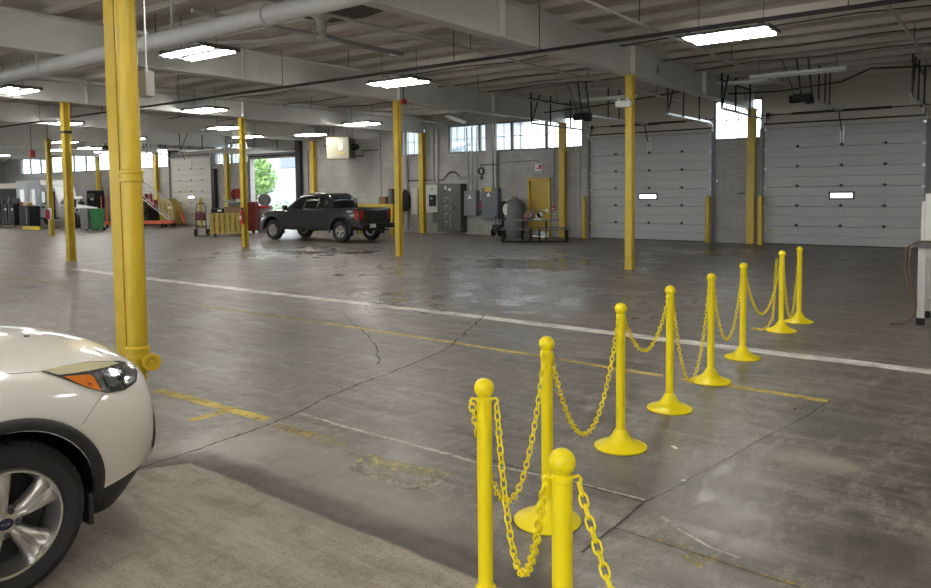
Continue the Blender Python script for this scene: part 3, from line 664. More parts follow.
def patch(name, outline, proj, bvh, off, m, parent, step=.02, thick=0, smooth=60):
    """fill a 2D outline, project onto the body along proj(u,v)->(origin, dir), lift by off"""
    bm = bmesh.new()
    pts = []
    for i in range(len(outline)):
        a, b = Vector(outline[i]), Vector(outline[(i+1) % len(outline)]); k = max(1, int((b-a).length/step)); pts += [a.lerp(b, q/k) for q in range(k)]
    us = [p[0] for p in pts]; vs = [p[1] for p in pts]
    from mathutils.geometry import delaunay_2d_cdt
    inner = []; u = min(us)+step/2
    while u < max(us):
        v = min(vs)+step/2
        while v < max(vs):
            if inpoly((u, v), pts) and min((Vector((u, v))-p).length for p in pts) > step*.5: inner.append(Vector((u, v)))
            v += step
        u += step
    n = len(pts); res = delaunay_2d_cdt(pts+inner, [(i, (i+1) % n) for i in range(n)], [], 1, 1e-6)
    V3 = []; good = []
    for p in res[0]:
        o, d = proj(p[0], p[1]); h = bvh.ray_cast(o, d)
        if h[0] is None: V3.append(None)
        else:
            nr = h[1] if h[1].dot(d) < 0 else -h[1]; V3.append(h[0]+nr*off)
    fs = [f for f in res[2] if all(V3[i] is not None for i in f)]
    mb = MB(); mb.add([v if v is not None else Vector((0, 0, 0)) for v in V3], fs)
    ob = mb.build(name, m, parent, smooth=smooth, normals=False)
    if thick:
        md = ob.modifiers.new('s', 'SOLIDIFY'); md.thickness = thick; md.offset = 0
    return ob
def side(sx): return lambda u, v: (Vector((sx*3, u, v)), Vector((-sx, 0, 0)))
def frontp(y0): return lambda u, v: (Vector((u, y0, v)), Vector((0, -1, 0)))
def backp(y0): return lambda u, v: (Vector((u, y0, v)), Vector((0, 1, 0)))
def topp(): return lambda u, v: (Vector((u, v, 4)), Vector((0, 0, -1)))
def mirror_obj(o, parent):
    me = o.data.copy(); q = bpy.data.objects.new(o.name.split('.')[0], me); COL.objects.link(q)
    for v in me.vertices: v.co.x = -v.co.x
    me.flip_normals(); q.parent = parent; return q

ALLOY = mat('alloy_silver', (.62, .60, .57), .28, .85)
ALLOYD = mat('alloy_dark', (.05, .05, .05), .5, .5)  # dark alloy for the brake disc and lug nuts
def make_wheel(parent, loc, R=.36, rim=.235, w=.235, s=1, nsp=5, emblem=None, a0=97., spoke_w=.056):
    """wheel with its axis along X, outer face towards s*X"""
    r = bpy.data.objects.new('wheel', None); COL.objects.link(r); r.parent = parent; r.location = loc
    h = w/2
    t = MB().lathe([(rim-.004, -h+.02), (rim+.03, -h+.0), (R-.05, -h-.006), (R-.016, -h+.012), (R-.002, -h+.04), (R, 0), (R-.002, h-.04), (R-.016, h-.012), (R-.05, h+.006), (rim+.03, h), (rim-.004, h-.02)], axis='X', n=56, cap=False)
    for k in range(40):
        a = 2*pi*k/40
        for q in (-.06, -.02, .02, .06): t.box((q, cos(a)*(R+.0005), sin(a)*(R+.0005)), (.028, .028, .006), M=Matrix.Rotation(a-pi/2, 3, 'X'))
    t.build('tyre', RUBBER, r, smooth=1)
    MB().lathe([(rim, h-.012), (rim+.004, h-.02), (rim-.006, h-.004), (rim-.016, h-.006), (rim-.02, h-.03), (rim-.03, h-.10), (rim-.03, -h+.02), (rim, -h+.02)], axis='X', n=56, cap=False).build('rim', ALLOY, r, smooth=1)
    MB().lathe([(.01, h-.13), (rim-.04, h-.13), (rim-.04, h-.15)], axis='X', n=40, cap=False).build('brake_disc', ALLOYD, r)
    for k in range(nsp):
        a = radians(a0)+2*pi*k/nsp; mb = MB(); vs = []; rows = 9
        for i in range(rows):
            f = i/(rows-1); rr = .048+(rim-.022-.048)*f; hw = .030+(spoke_w-.030)*f**1.4; xo = h-.035-.012*f+.02*sin(pi*f*.8)
            # cross profile: edge, shoulder, groove centre
            for q, dz in ((-1, -.05), (-.98, -.018), (-.72, 0), (-.30, .004), (0, -.013*min(1, f*2.5)), (.30, .004), (.72, 0), (.98, -.018), (1, -.05)):
                vs.append(Vector((xo+dz, rr*cos(a)-q*hw*sin(a), rr*sin(a)+q*hw*cos(a))))
        mb.add(vs, [(i*9+j, i*9+j+1, (i+1)*9+j+1, (i+1)*9+j) for i in range(rows-1) for j in range(8)]); mb.build('spoke', ALLOY, r, smooth=50)
    MB().lathe([(.075, h-.09), (.075, h-.045), (.068, h-.036), (.036, h-.034), (.034, h-.026), (.001, h-.026)], axis='X', n=32).build('hub', ALLOY, r, smooth=1)
    for k in range(5):
        a = radians(a0+36)+2*pi*k/5; MB().lathe([(.013, h-.04), (.013, h-.022), (.008, h-.018)], (0, .056*cos(a), .056*sin(a)), 'X', 6).build('lug_nut', ALLOYD, r)
    if emblem == 'oval':
        o = MB(); n = 28; vs = [(h-.024, .034*cos(2*pi*k/n), .026*sin(2*pi*k/n)) for k in range(n)]; o.add(vs, [tuple(range(n))]); o.build('hub_emblem', mat('emblem_blue', (.006, .014, .05), .25), r, normals=False)
        M_ = Matrix.Translation((h-.0225, 0, 0)) @ Matrix.Rotation(pi/2, 4, 'Z') @ Matrix.Rotation(pi/2, 4, 'X')
        text_mesh('emblem_lettering', 'Ford', .020, CHROME, r, M_, .0008)
    if s < 0: r.rotation_euler = (0, 0, pi)
    return r

# --- white crossover in the left foreground (local: +Y forward, origin below the front axle)
PEARL = mat('pearl_white_paint', (.80, .77, .71), .32, coat=1.)
CLAD = mat('black_cladding', (.02, .021, .023), .55, bump=.1, bscale=300)
LAMPG = mat('lamp_chrome', (.55, .56, .57), .12, .9); AMBER = mat('amber_reflector', (.75, .20, .015), .25, coat=1.); LAMPC = mat('yellowed_lens', (.60, .55, .36), .15, coat=1.)
DGLASS = mat('dark_car_glass', (.012, .014, .015), .08, spec=.4); GAP = mat('panel_gap', (.05, .048, .045), .7)
suv = thing('white_car', 'white crossover car parked at the left edge in the foreground', 'car', (-4.44, 1.345, 0))
SS = [(.905, [(0, .42), (.30, .40), (.44, .43), (.46, .50), (.40, .61), (.33, .69), (.18, .72), (0, .73)]),
      (.875, [(0, .36), (.38, .36), (.57, .38), (.60, .50), (.56, .66), (.47, .775), (.24, .82), (0, .835)]),
      (.80, [(0, .31), (.46, .31), (.63, .35), (.71, .53), (.705, .71), (.60, .855), (.30, .925), (0, .945)]),
      (.68, [(0, .24), (.58, .24), (.74, .36), (.815, .55), (.805, .74), (.685, .915), (.34, .995), (0, 1.015)]),
      (.50, [(0, .19), (.70, .19), (.815, .35), (.885, .57), (.872, .78), (.745, .965), (.37, 1.048), (0, 1.068)]),
      (.25, [(0, .2), (.64, .2), (.86, .34), (.912, .58), (.90, .82), (.785, 1.00), (.39, 1.09), (0, 1.108)]),
      (-.10, [(0, .2), (.68, .2), (.88, .34), (.918, .60), (.912, .85), (.805, 1.035), (.40, 1.122), (0, 1.138)]),
      (-.50, [(0, .2), (.70, .2), (.885, .34), (.918, .60), (.915, .88), (.815, 1.065), (.41, 1.145), (0, 1.158)]),
      (-.95, [(0, .2), (.70, .2), (.885, .34), (.918, .60), (.918, .90), (.84, 1.07), (.42, 1.08), (0, 1.08)]),
      (-2.0, [(0, .2), (.70, .2), (.885, .34), (.918, .60), (.92, .90), (.85, 1.09), (.42, 1.10), (0, 1.10)]),
      (-2.9, [(0, .22), (.70, .22), (.88, .36), (.92, .62), (.915, .92), (.84, 1.10), (.42, 1.11), (0, 1.11)]),
      (-3.35, [(0, .28), (.66, .28), (.84, .40), (.88, .62), (.87, .92), (.79, 1.10), (.40, 1.11), (0, 1.11)]),
      (-3.60, [(0, .36), (.50, .36), (.66, .42), (.70, .60), (.70, .88), (.62, 1.02), (.32, 1.04), (0, 1.04)])]
body = loft(SS, 6, 5, matfn=lambda i, j: 1 if j < 2.0 else 0).build('body_shell', [PEARL, CLAD, BLACK], suv)
WZ = .355
bt = bvh_of(body)
cut_cyl(body, [(0, WZ+.01, .402, .52, 1.2), (0, WZ+.01, .402, -1.2, -.52), (-2.69, WZ+.01, .402, .52, 1.2), (-2.69, WZ+.01, .402, -1.2, -.52)], BLACK)
body.data.set_sharp_from_angle(angle=radians(40))
GS = [(-.42, [(0, 1.06), (.80, 1.06), (.79, 1.09), (.74, 1.12), (.40, 1.14), (0, 1.15)]), (-.80, [(0, 1.06), (.83, 1.04), (.79, 1.20), (.69, 1.345), (.36, 1.385), (0, 1.395)]), (-1.25, [(0, 1.06), (.85, 1.04), (.78, 1.32), (.63, 1.57), (.33, 1.62), (0, 1.63)]),
      (-1.8, [(0, 1.06), (.86, 1.05), (.78, 1.34), (.61, 1.635), (.33, 1.68), (0, 1.69)]), (-2.6, [(0, 1.06), (.86, 1.06), (.78, 1.35), (.61, 1.62), (.33, 1.665), (0, 1.675)]), (-3.2, [(0, 1.06), (.83, 1.07), (.74, 1.32), (.58, 1.53), (.31, 1.575), (0, 1.585)]),
      (-3.50, [(0, 1.05), (.75, 1.05), (.68, 1.12), (.56, 1.17), (.3, 1.19), (0, 1.2)])]
cab = loft(GS, 6, 5).build('cabin_roof', PEARL, suv, smooth=40); ct = bvh_of(cab)
for s in (1, -1):
    patch('side_window', [(-.72, 1.12), (-1.22, 1.50), (-1.72, 1.565), (-1.78, 1.13)], side(s), ct, .004, DGLASS, suv, .06)
    patch('side_window', [(-1.86, 1.13), (-1.82, 1.565), (-2.55, 1.55), (-2.75, 1.15)], side(s), ct, .004, DGLASS, suv, .06)
    patch('side_window', [(-2.85, 1.17), (-2.68, 1.53), (-3.05, 1.45), (-3.25, 1.25)], side(s), ct, .004, DGLASS, suv, .06)
    m_ = MB(); m_.box((s*1.0, -.72, 1.16), (.20, .14, .14)); m_.box((s*.88, -.72, 1.12), (.12, .05, .04)); m_.build('door_mirror', PEARL, suv, bevel=.055, seg=4, smooth=60)
    for y in (-.60, -1.80, -2.6):
        patch('door_seam', [(y, .40), (y-.008, .40), (y-.008, 1.05), (y, 1.05)], side(s), bt, .0015, GAP, suv, .1)
    for y in (-1.6, -2.45): B((s*.925, y, .93), (.03, .2, .035)).build('door_handle', PEARL, suv, bevel=.012)
patch('windscreen', [(-.66, 1.16), (-.54, 1.54), (.54, 1.54), (.66, 1.16)], frontp(2), ct, .004, DGLASS, suv, .06)
patch('rear_window', [(-.5, 1.22), (-.44, 1.5), (.44, 1.5), (.5, 1.22)], backp(-5), ct, .004, DGLASS, suv, .06)
# wheel arch cladding: an annulus projected on the side
def arch(s, yc, a0, a1, r0, r1):
    vs = []; N_ = 40
    for i in range(N_+1):
        a = radians(a0+(a1-a0)*i/N_)
        for r_ in (r0, (r0+r1)/2, r1):
            u, v = yc+r_*cos(a), WZ+.015+r_*sin(a); h = bt.ray_cast(Vector((s*3, u, v)), Vector((-s, 0, 0)))
            x = h[0].x if h[0] is not None and abs(h[0].x) > .6 else None
            vs.append((x, u, v))
    last = s*.9; out = []
    for x, u, v in vs:
        if x is None: x = last
        last = x; out.append(Vector((x+s*.009, u, v)))
    mb = MB(); mb.add(out, [(i*3+j, i*3+j+1, (i+1)*3+j+1, (i+1)*3+j) for i in range(N_) for j in range(2)])
    o = mb.build('wheel_arch_trim', CLAD, suv, smooth=50, normals=False); md = o.modifiers.new('s', 'SOLIDIFY'); md.thickness = .02; md.offset = 0; return o
for s in (1, -1):
    arch(s, 0, -14, 194, .402, .455); arch(s, -2.69, -14, 194, .402, .455)
    mb = MB(); mb.prism([(-.46, .20), (-.46, .38), (-2.25, .38), (-2.25, .20)], 'X', s*.86, s*.925); mb.build('rocker_trim', CLAD, suv, bevel=.02)
    mb = MB(); mb.box((s*.80, .385, .285), (.14, .025, .16)); mb.build('mud_flap', CLAD, suv, bevel=.01)
    make_wheel(suv, (s*.79, 0, WZ), .354, .244, .235, s, emblem='oval', spoke_w=.078); make_wheel(suv, (s*.79, -2.69, WZ), .354, .244, .235, s, emblem='oval', spoke_w=.078)
# head lamps (outline measured on the side of the nose), built from clear cover, reflector, amber
sinv = suv.matrix_world.inverted() if False else Matrix.Translation((4.44, -1.345, 0))
def campx(px, py):
    d = ray(px, py); o = sinv @ Vector((0, 0, CAM_H)); return o, d
HL = [(40, 371.8), (62, 366.5), (88, 362.3), (119, 361.2), (132.5, 364), (137, 372), (136, 382), (124, 390.5), (106, 393.4), (84, 387), (62, 378.8)]
def lamp_part(name, outl, off, m, step=1.6):
    a = patch(name, outl, campx, bt, off, m, suv, step, smooth=60); mirror_obj(a, suv); return a
lamp_part('headlamp', HL, .004, mat('lamp_housing', (.10, .10, .105), .2, .5, coat=1.))
lamp_part('lamp_lens_top', [(42, 371.6), (62, 367), (88, 363), (112, 362.2), (118, 364.5), (104, 368.5), (88, 371.5), (72, 374), (58, 375.5)], .007, LAMPC)
lamp_part('turn_signal', [(63, 377.5), (74, 376.4), (89, 375.2), (93, 378), (101, 391.8), (84, 386.6)], .008, AMBER)
lamp_part('turn_signal_bulb', [(85, 383.5), (89, 383), (91.5, 385), (88, 386.2)], .010, mat('amber_dark', (.25, .06, .01), .3))
lamp_part('lamp_reflector', [(91.5, 374.5), (97, 373), (103, 382), (106, 391.8), (102.5, 391.6), (96, 381)], .008, LAMPG)
lamp_part('lamp_projector', [(104, 371), (118, 366), (121, 372), (120, 382), (113, 388.5), (107, 386), (103, 378)], .009, mat('projector_grey', (.30, .31, .32), .12, .8))
lamp_part('projector_lens', [(116.5, 375.5), (119.5, 374.5), (121.3, 377), (120.5, 380.5), (117.8, 381.3), (116, 378.5)], .012, mat('projector_dark', (.04, .045, .05), .05, .2))
lamp_part('lamp_reflector', [(122, 365.5), (131, 365), (134.5, 372), (134, 380), (126, 386), (122, 384), (124, 374)], .009, LAMPG)
# panel lines
def seam(outl, w=.55):
    pts = [Vector(p) for p in outl]; L_ = []; R_ = []
    for i, p in enumerate(pts):
        t = (pts[min(i+1, len(pts)-1)]-pts[max(i-1, 0)]).normalized(); q = Vector((-t.y, t.x))*w/2; L_.append(p+q); R_.append(p-q)
    a = patch('panel_gap', L_+R_[::-1], campx, bt, .0015, GAP, suv, 2.5); mirror_obj(a, suv)
seam([(103, 394), (96, 404), (88, 416), (82.5, 424)], .5)
seam([(-2, 374.5), (18, 373.6), (40, 371.9)], .6)
seam([(133, 363.2), (137, 361.5), (140.5, 360.5)], .6)
patch('bonnet_washer_jet', [(23, 336.2), (29, 335.8), (29.5, 337.6), (24, 338)], campx, bt, .004, BLACK, suv, 1.2)
# front face : upper bar, grille, lower grille, fog lamp surrounds, badge
fp = frontp(2.)
patch('upper_grille', [(-.50, .70), (-.52, .76), (.52, .76), (.50, .70)], fp, bt, .006, BLACK, suv, .03)
patch('lower_grille', [(-.46, .36), (-.54, .60), (-.40, .63), (.40, .63), (.54, .60), (.46, .36)], fp, bt, .005, BLACK, suv, .03)
for z in (.43, .50, .57): patch('grille_bar', [(-.50, z-.008), (-.50, z+.008), (.50, z+.008), (.50, z-.008)], fp, bt, .012, PANEL_D, suv, .03)
for s in (1, -1):
    patch('fog_lamp_surround', [(s*.575, .42), (s*.59, .56), (s*.665, .66), (s*.685, .60), (s*.665, .42)], fp, bt, .006, BLACK, suv, .02)
    patch('fog_lamp', [(s*.60, .43), (s*.605, .50), (s*.665, .51), (s*.66, .43)], fp, bt, .010, LAMPG, suv, .015)
patch('front_badge', [(-.07+.07*(1-cos(2*pi*k/20))-.0, .795+.028*sin(2*pi*k/20)) for k in range(20)], fp, bt, .012, mat('emblem_blue', (.01, .03, .12), .25), suv, .02)
B((0, .93, .5), (.30, .012, .15)).build('number_plate', CLEARW, suv, bevel=.004)
for s in (1, -1): patch('tail_lamp', [(s*.55, .92), (s*.56, 1.02), (s*.80, 1.06), (s*.80, .90)], backp(-5), bt, .006, RED, suv, .04)
# --- dark pickup truck (local: +Y forward, origin below front axle centre)
TRK = mat('charcoal_truck_paint', (.015, .016, .019), .28, coat=1.); TRKB = mat('truck_black_trim', (.015, .015, .016), .5)
truck = thing('pickup_truck', 'charcoal grey four-door pickup truck parked in the middle distance', 'pickup truck', (-23.43, 19.65, 0), radians(92.5))
TS = [(.90, [(0, .50), (.50, .50), (.66, .53), (.68, .66), (.66, .78), (.58, .88), (.3, .92), (0, .93)]),
      (.80, [(0, .42), (.62, .42), (.78, .46), (.82, .66), (.80, .84), (.70, 1.00), (.35, 1.05), (0, 1.06)]),
      (.50, [(0, .40), (.70, .40), (.87, .45), (.915, .68), (.90, .90), (.78, 1.08), (.39, 1.13), (0, 1.14)]),
      (0, [(0, .40), (.72, .40), (.89, .46), (.93, .70), (.92, .94), (.80, 1.13), (.40, 1.18), (0, 1.19)]),
      (-.55, [(0, .40), (.72, .40), (.89, .46), (.925, .72), (.92, .98), (.82, 1.15), (.41, 1.21), (0, 1.22)]),
      (-.9, [(0, .40), (.72, .40), (.89, .46), (.92, .74), (.92, 1.02), (.86, 1.14), (.43, 1.15), (0, 1.15)]),
      (-2.5, [(0, .40), (.72, .40), (.89, .46), (.92, .74), (.925, 1.04), (.87, 1.17), (.43, 1.18), (0, 1.18)]),
      (-2.95, [(0, .46), (.72, .46), (.89, .50), (.925, .76), (.93, 1.05), (.90, 1.21), (.45, 1.22), (0, 1.22)]),
      (-3.58, [(0, .48), (.72, .48), (.90, .52), (.935, .78), (.935, 1.06), (.90, 1.23), (.45, 1.24), (0, 1.24)]),
      (-4.36, [(0, .52), (.72, .52), (.87, .55), (.91, .80), (.91, 1.06), (.88, 1.23), (.44, 1.24), (0, 1.24)]),
      (-4.49, [(0, .56), (.70, .56), (.82, .58), (.85, .80), (.85, 1.06), (.82, 1.21), (.40, 1.22), (0, 1.22)])]
tb = loft(TS, 4, 3).build('body_shell', [TRK], truck); tbt = bvh_of(tb)
cut_cyl(tb, [(0, .44, .47, .45, 1.2), (0, .44, .47, -1.2, -.45), (-3.58, .44, .47, .45, 1.2), (-3.58, .44, .47, -1.2, -.45), ((0, -3.64, 1.05), (1.50, 1.30, .62))], TRKB)
G2 = [(-.62, [(0, 1.12), (.80, 1.12), (.79, 1.16), (.74, 1.19), (.4, 1.21), (0, 1.22)]), (-1.05, [(0, 1.12), (.83, 1.12), (.79, 1.30), (.70, 1.50), (.36, 1.545), (0, 1.55)]), (-1.45, [(0, 1.12), (.85, 1.12), (.78, 1.42), (.66, 1.71), (.34, 1.755), (0, 1.76)]),
      (-2.1, [(0, 1.12), (.86, 1.12), (.78, 1.44), (.66, 1.76), (.34, 1.80), (0, 1.81)]), (-2.55, [(0, 1.12), (.86, 1.14), (.78, 1.43), (.66, 1.74), (.34, 1.785), (0, 1.79)]), (-2.78, [(0, 1.14), (.85, 1.16), (.77, 1.40), (.64, 1.66), (.33, 1.71), (0, 1.72)]), (-2.90, [(0, 1.14), (.82, 1.16), (.73, 1.32), (.60, 1.48), (.31, 1.52), (0, 1.53)])]
tc_ = loft(G2, 5, 4).build('cab_roof', TRK, truck, smooth=40); tct = bvh_of(tc_)
for s in (1, -1):
    patch('door_window', [(-.93, 1.20), (-1.38, 1.62), (-1.66, 1.68), (-1.66, 1.20)], side(s), tct, .005, DGLASS, truck, .06)
    patch('door_window', [(-1.75, 1.20), (-1.75, 1.68), (-2.36, 1.68), (-2.36, 1.20)], side(s), tct, .005, DGLASS, truck, .06)
    patch('quarter_window', [(-2.43, 1.22), (-2.43, 1.64), (-2.62, 1.62), (-2.72, 1.24)], side(s), tct, .005, DGLASS, truck, .06)
    m_ = MB(); m_.box((s*1.02, -.84, 1.24), (.18, .12, .20)); m_.box((s*.90, -.84, 1.18), (.12, .05, .05)); m_.build('door_mirror', TRKB, truck, bevel=.03)
    for y in (-.74, -1.70, -2.42):
        patch('door_seam', [(y, .50), (y-.012, .50), (y-.012, 1.12), (y, 1.12)], side(s), tbt, .002, TRKB, truck, .1)
    for y in (-1.55, -2.30): B((s*.94, y, .98), (.03, .2, .04)).build('door_handle', TRK, truck, bevel=.01)
    for yc in (0, -3.58):
        vs = []
        for i in range(33):
            a = radians(-8+196*i/32)
            for r_, dx in ((.465, .0), (.47, .045), (.53, .05), (.56, .0)): vs.append((s*(.91+dx), yc+r_*cos(a), .44+r_*sin(a)))
        o = MB().add(vs, [(i*4+j, i*4+j+1, (i+1)*4+j+1, (i+1)*4+j) for i in range(32) for j in range(3)]).build('wheel_flare', TRK, truck, smooth=50)
        make_wheel(truck, (s*.80, yc, .385), .385, .225, .25, s, a0=90, spoke_w=.075)
    B((s*.86, -.50, .37), (.2, .03, .24)).build('mud_flap', TRKB, truck); B((s*.86, -4.08, .37), (.2, .03, .26)).build('mud_flap', TRKB, truck)
    patch('tail_lamp', [(s*.68, .84), (s*.68, 1.17), (s*.86, 1.17), (s*.86, .84)], backp(-8), tbt, .012, mat('tail_lamp_red', (.45, .015, .015), .15, coat=1.), truck, .05)
    patch('tail_lamp_side', [(-4.30, .84), (-4.30, 1.17), (-4.43, 1.17), (-4.43, .84)], side(s), tbt, .010, mat('tail_lamp_red', (.45, .015, .015), .15), truck, .04)
    patch('head_lamp', [(.50, .80), (.56, .93), (.80, .90), (.84, .76)], side(s), tbt, .008, LAMPG, truck, .04)
    patch('bedside_decal', [(-3.95, 1.08), (-3.95, 1.15), (-4.22, 1.15), (-4.24, 1.08)], side(s), tbt, .004, mat('decal_grey', (.45, .42, .42), .4), truck, .05)
patch('windscreen', [(-.64, 1.27), (-.57, 1.65), (.57, 1.65), (.64, 1.27)], frontp(3), tct, .005, DGLASS, truck, .06)
patch('rear_window', [(-.56, 1.24), (-.50, 1.60), (.50, 1.60), (.56, 1.24)], backp(-8), tct, .008, DGLASS, truck, .06)
B((0, -4.51, .93), (1.34, .06, .52)).build('tailgate', TRK, truck, bevel=.02)
B((0, -4.545, 1.08), (.26, .02, .07)).build('tailgate_handle', TRKB, truck, bevel=.01)
mb = MB(); mb.box((0, -4.59, .58), (1.72, .16, .17)); mb.box((0, -4.61, .68), (1.0, .2, .03)); mb.build('rear_bumper', TRKB, truck, bevel=.03)
B((-.36, -4.678, .60), (.31, .012, .15)).build('number_plate', CLEARW, truck)
MB().tube([(.5, -3.9, .42), (.62, -4.3, .40), (.66, -4.56, .40)], .03, 8).build('exhaust_pipe', CHROME, truck)
patch('front_grille', [(-.42, .72), (-.44, .92), (.44, .92), (.42, .72)], frontp(3), tbt, .01, TRKB, truck, .05)
B((0, -1.9, .44), (1.72, 2.0, .07)).build('side_step', TRKB, truck, bevel=.02)
B((0, -2.3, .50), (1.1, 4.1, .14)).build('chassis', TRKB, truck)

# ---------------------------------------------------------------- wall equipment
Wp = lambda px, py: WL(px, py, YF)
def wbox(name, label, x0, x1, z0, z1, d, m, cat='electrical box', extra=None):
    r = thing(name, label, cat, ((x0+x1)/2, YF-d/2+.0008, z0)); B((0, 0, (z1-z0)/2), (x1-x0, d, z1-z0)).build('enclosure', m, r, bevel=.012)
    B((0, -d/2-.006, (z1-z0)/2), (x1-x0-.08, .012, z1-z0-.1)).build('front_cover', m, r, bevel=.004)
    if extra: extra(r, x1-x0, z1-z0, -d/2-.014)
    return r
SIGNW = mat('sign_white', (.75, .75, .72), .5)
def tri(r, x, z, y, s=.1, m=None): MB().prism([(x-s, z-s*.8), (x+s, z-s*.8), (x, z+s)], 'Y', y-.004, y).build('warning_triangle', m or SIGNW, r)
wbox('panel_box', 'plain pale cream metal box on the wall left of the electrical boxes', -21.66, -21.28, .78, 1.98, .18, PANEL_L)
def ex1(r, W, H, y):
    B((.04, y, H*.42), (.40, .03, .5)).build('switch_plate', BLACK, r, bevel=.01); B((.0, y-.02, H*.5), (.1, .03, .12)).build('switch_handle', PANEL_G, r); tri(r, .02, H-.18, y, .07, PANEL_G)
wbox('disconnect_box', 'pale disconnect box with a black switch plate, in front of the pilaster', -20.72, -20.02, .92, 2.10, .28, PANEL_L, extra=ex1)
def ex2(r, W, H, y):
    B((-.16, y, H-.16), (.12, .01, .14)).build('warning_label', SIGNW, r); B((.06, y, H-.24), (.16, .01, .12)).build('warning_label', SIGNW, r)
    for k in range(4):
        q = MB(); z = H-.62-.34*k
        for a, b in (((-.28, z), (-.05, z+.08)), ((-.05, z+.08), (-.22, z-.16)), ((.02, z+.1), (.12, z-.12)), ((.0, z-.14), (.12, z-.14))): q.bar((a[0], y, a[1]), (b[0], y, b[1]), .022, .01)
        q.build('breaker_diagram', SIGNW, r)
    B((.30, y-.01, H*.5), (.04, .03, .14)).build('latch', DARK, r)
wbox('switchgear_cabinet', 'tall dark switchgear cabinet with white markings on its front', -19.98, -18.72, .10, 2.12, .42, PANEL_D, 'electrical cabinet', ex2)
wbox('splice_box', 'short dark box attached low at the left side of the tall dark cabinet', -20.34, -20.0, .46, .91, .3, PANEL_D)
wbox('breaker_box', 'grey breaker box with a white triangle right of the tall dark cabinet', -18.70, -18.06, .78, 1.82, .24, PANEL_G, extra=lambda r, W, H, y: tri(r, 0, H-.25, y, .10))
def ex3(r, W, H, y):
    tri(r, -.04, H-.26, y, .10); B((-.04, y, H-.06), (.34, .02, .16)).build('yellow_label', YEL, r)
wbox('blue_breaker_box', 'blue-grey breaker box with a yellow tag on top, rightmost of the electrical boxes', -17.78, -16.98, .66, 1.92, .26, PANEL_B, extra=ex3)
r = thing('safety_switch', 'small dark switch with a red tag between the two grey breaker boxes', 'switch', (-17.92, YF-.08, 1.15))
B((0, 0, 0), (.22, .14, .55)).build('switch_body', PANEL_D, r, bevel=.01); B((.04, -.08, .05), (.16, .02, .22)).build('red_tag', RED, r); B((.05, -.09, -.22), (.12, .04, .14)).build('black_handle', BLACK, r)
def conduit(name, label, pts, rr, m=GALV): 
    o = Vector(pts[0]); t = thing(name, label, 'conduit', (o.x, YF-rr+.001, o.z)); MB().tube([Vector(p)-o for p in pts], rr, 8).build('conduit_run', m, t, smooth=1)
    zs = [p for p in pts]; a, b = Vector(zs[0])-o, Vector(zs[-1])-o
    for f in (.33, .7):
        q = a.lerp(b, f)
        if len(pts) == 2: B(q+Vector((0, .02, 0)), (rr*2+.08, .03, .04)).build('strap', m, t)
    return t
y_ = YF-.045
conduit('conduit', 'left of two pale conduits rising from the pale disconnect box', [(-20.5, y_, 2.1), (-20.5, y_, 4.5)], .045, PANEL_L)
conduit('conduit', 'right of two pale conduits rising from the pale disconnect box', [(-20.25, y_, 2.1), (-20.25, y_, 4.5)], .055, PANEL_L)
conduit('conduit', 'thick grey pipe running up the wall left of the plain pale box', [(-22.0, YF-.09, .1), (-22.0, YF-.09, 4.6)], .075, STEEL_G)
conduit('conduit', 'dark zigzag conduit along the wall above the boxes', [(-22.0, y_, 2.30), (-20.7, y_, 2.30), (-19.95, y_, 2.3), (-19.6, y_, 2.62), (-19.3, y_, 2.62), (-19.05, y_, 2.40), (-19.05, y_, 2.32)], .03, PANEL_D)
for i, (x, t) in enumerate(((-18.62, 'leftmost'), (-18.40, 'middle'), (-18.18, 'rightmost'))): conduit('conduit', t+' of three thin grey conduits above the grey breaker box', [(x, y_, 1.82), (x, y_, 2.5), (x-.05+.05*i, y_, 4.45)], .028, STEEL_G)
o = thing('wire_gutter', 'long dark horizontal wire gutter above the breaker boxes', 'electrical box', (-18.45, YF-.075, 2.36)); B((0, 0, 0), (1.15, .14, .14)).build('gutter_body', PANEL_G, o, bevel=.01); B((0, -.075, 0), (1.1, .01, .11)).build('gutter_cover', PANEL_G, o)
MB().tube([(.55+.13*cos(2*pi*k/16), -.02, .26+.13*sin(2*pi*k/16)) for k in range(16)], .035, 8, closed=True).build('cable_coil', BLACK, o, smooth=1)
o = thing('wire_duct', 'wide pale vertical duct rising to the windows above the blue-grey box', 'duct', (-17.45, YF-.1, 1.92)); B((0, 0, 1.3), (.36, .16, 2.6)).build('duct_body', PANEL_L if False else STEEL_G, o, bevel=.01); B((.28, 0, 1.3), (.1, .12, 2.6)).build('side_conduit', STEEL_G, o)
B((0, -.09, .95), (.86, .03, .06)).build('strut_bar', PANEL_D, o)
conduit('conduit', 'thin grey conduit running from the high window down to the red pull station', [(-14.35, YF-.05, 3.35), (-14.5, YF-.05, 3.3), (-14.5, YF-.05, 1.25)], .022, PANEL_G)
conduit('conduit', 'thin conduit along the wall from the wire gutter towards the yellow door', [(-17.6, YF-.04, 2.9), (-15.3, YF-.04, 2.98), (-15.17, YF-.04, 2.86)], .015, PANEL_G)
conduit('conduit', 'thin dark line running down the white wall right of the unit heater', [(-23.6, YF-.04, 4.5), (-23.6, YF-.04, .2)], .03, STEEL_G)
conduit('conduit', 'thin dark conduit on the white wall left of the pilaster under the unit heater', [(-28.5, YF-.04, 3.9), (-28.5, YF-.04, .5)], .02, PANEL_D)
for x, y, t in ((-13.4, 24.9, 'thin pipe rising from the bollard at the left of the left grey overhead door'),): conduit('conduit', t, [(x, YF-.06, 1.2), (x, YF-.06, 3.4)], .025, STEEL_G)
for x, t in ((-8.35, 'small white eye sensor right of the left grey overhead door'), (-7.15, 'small white eye sensor left of the rightmost grey overhead door')): tag(B((0, 0, 0), (.07, .05, .10)).build('door_sensor', CLEARW, loc=(x+.1, YF-.023, 2.05), bevel=.01), t, 'sensor')

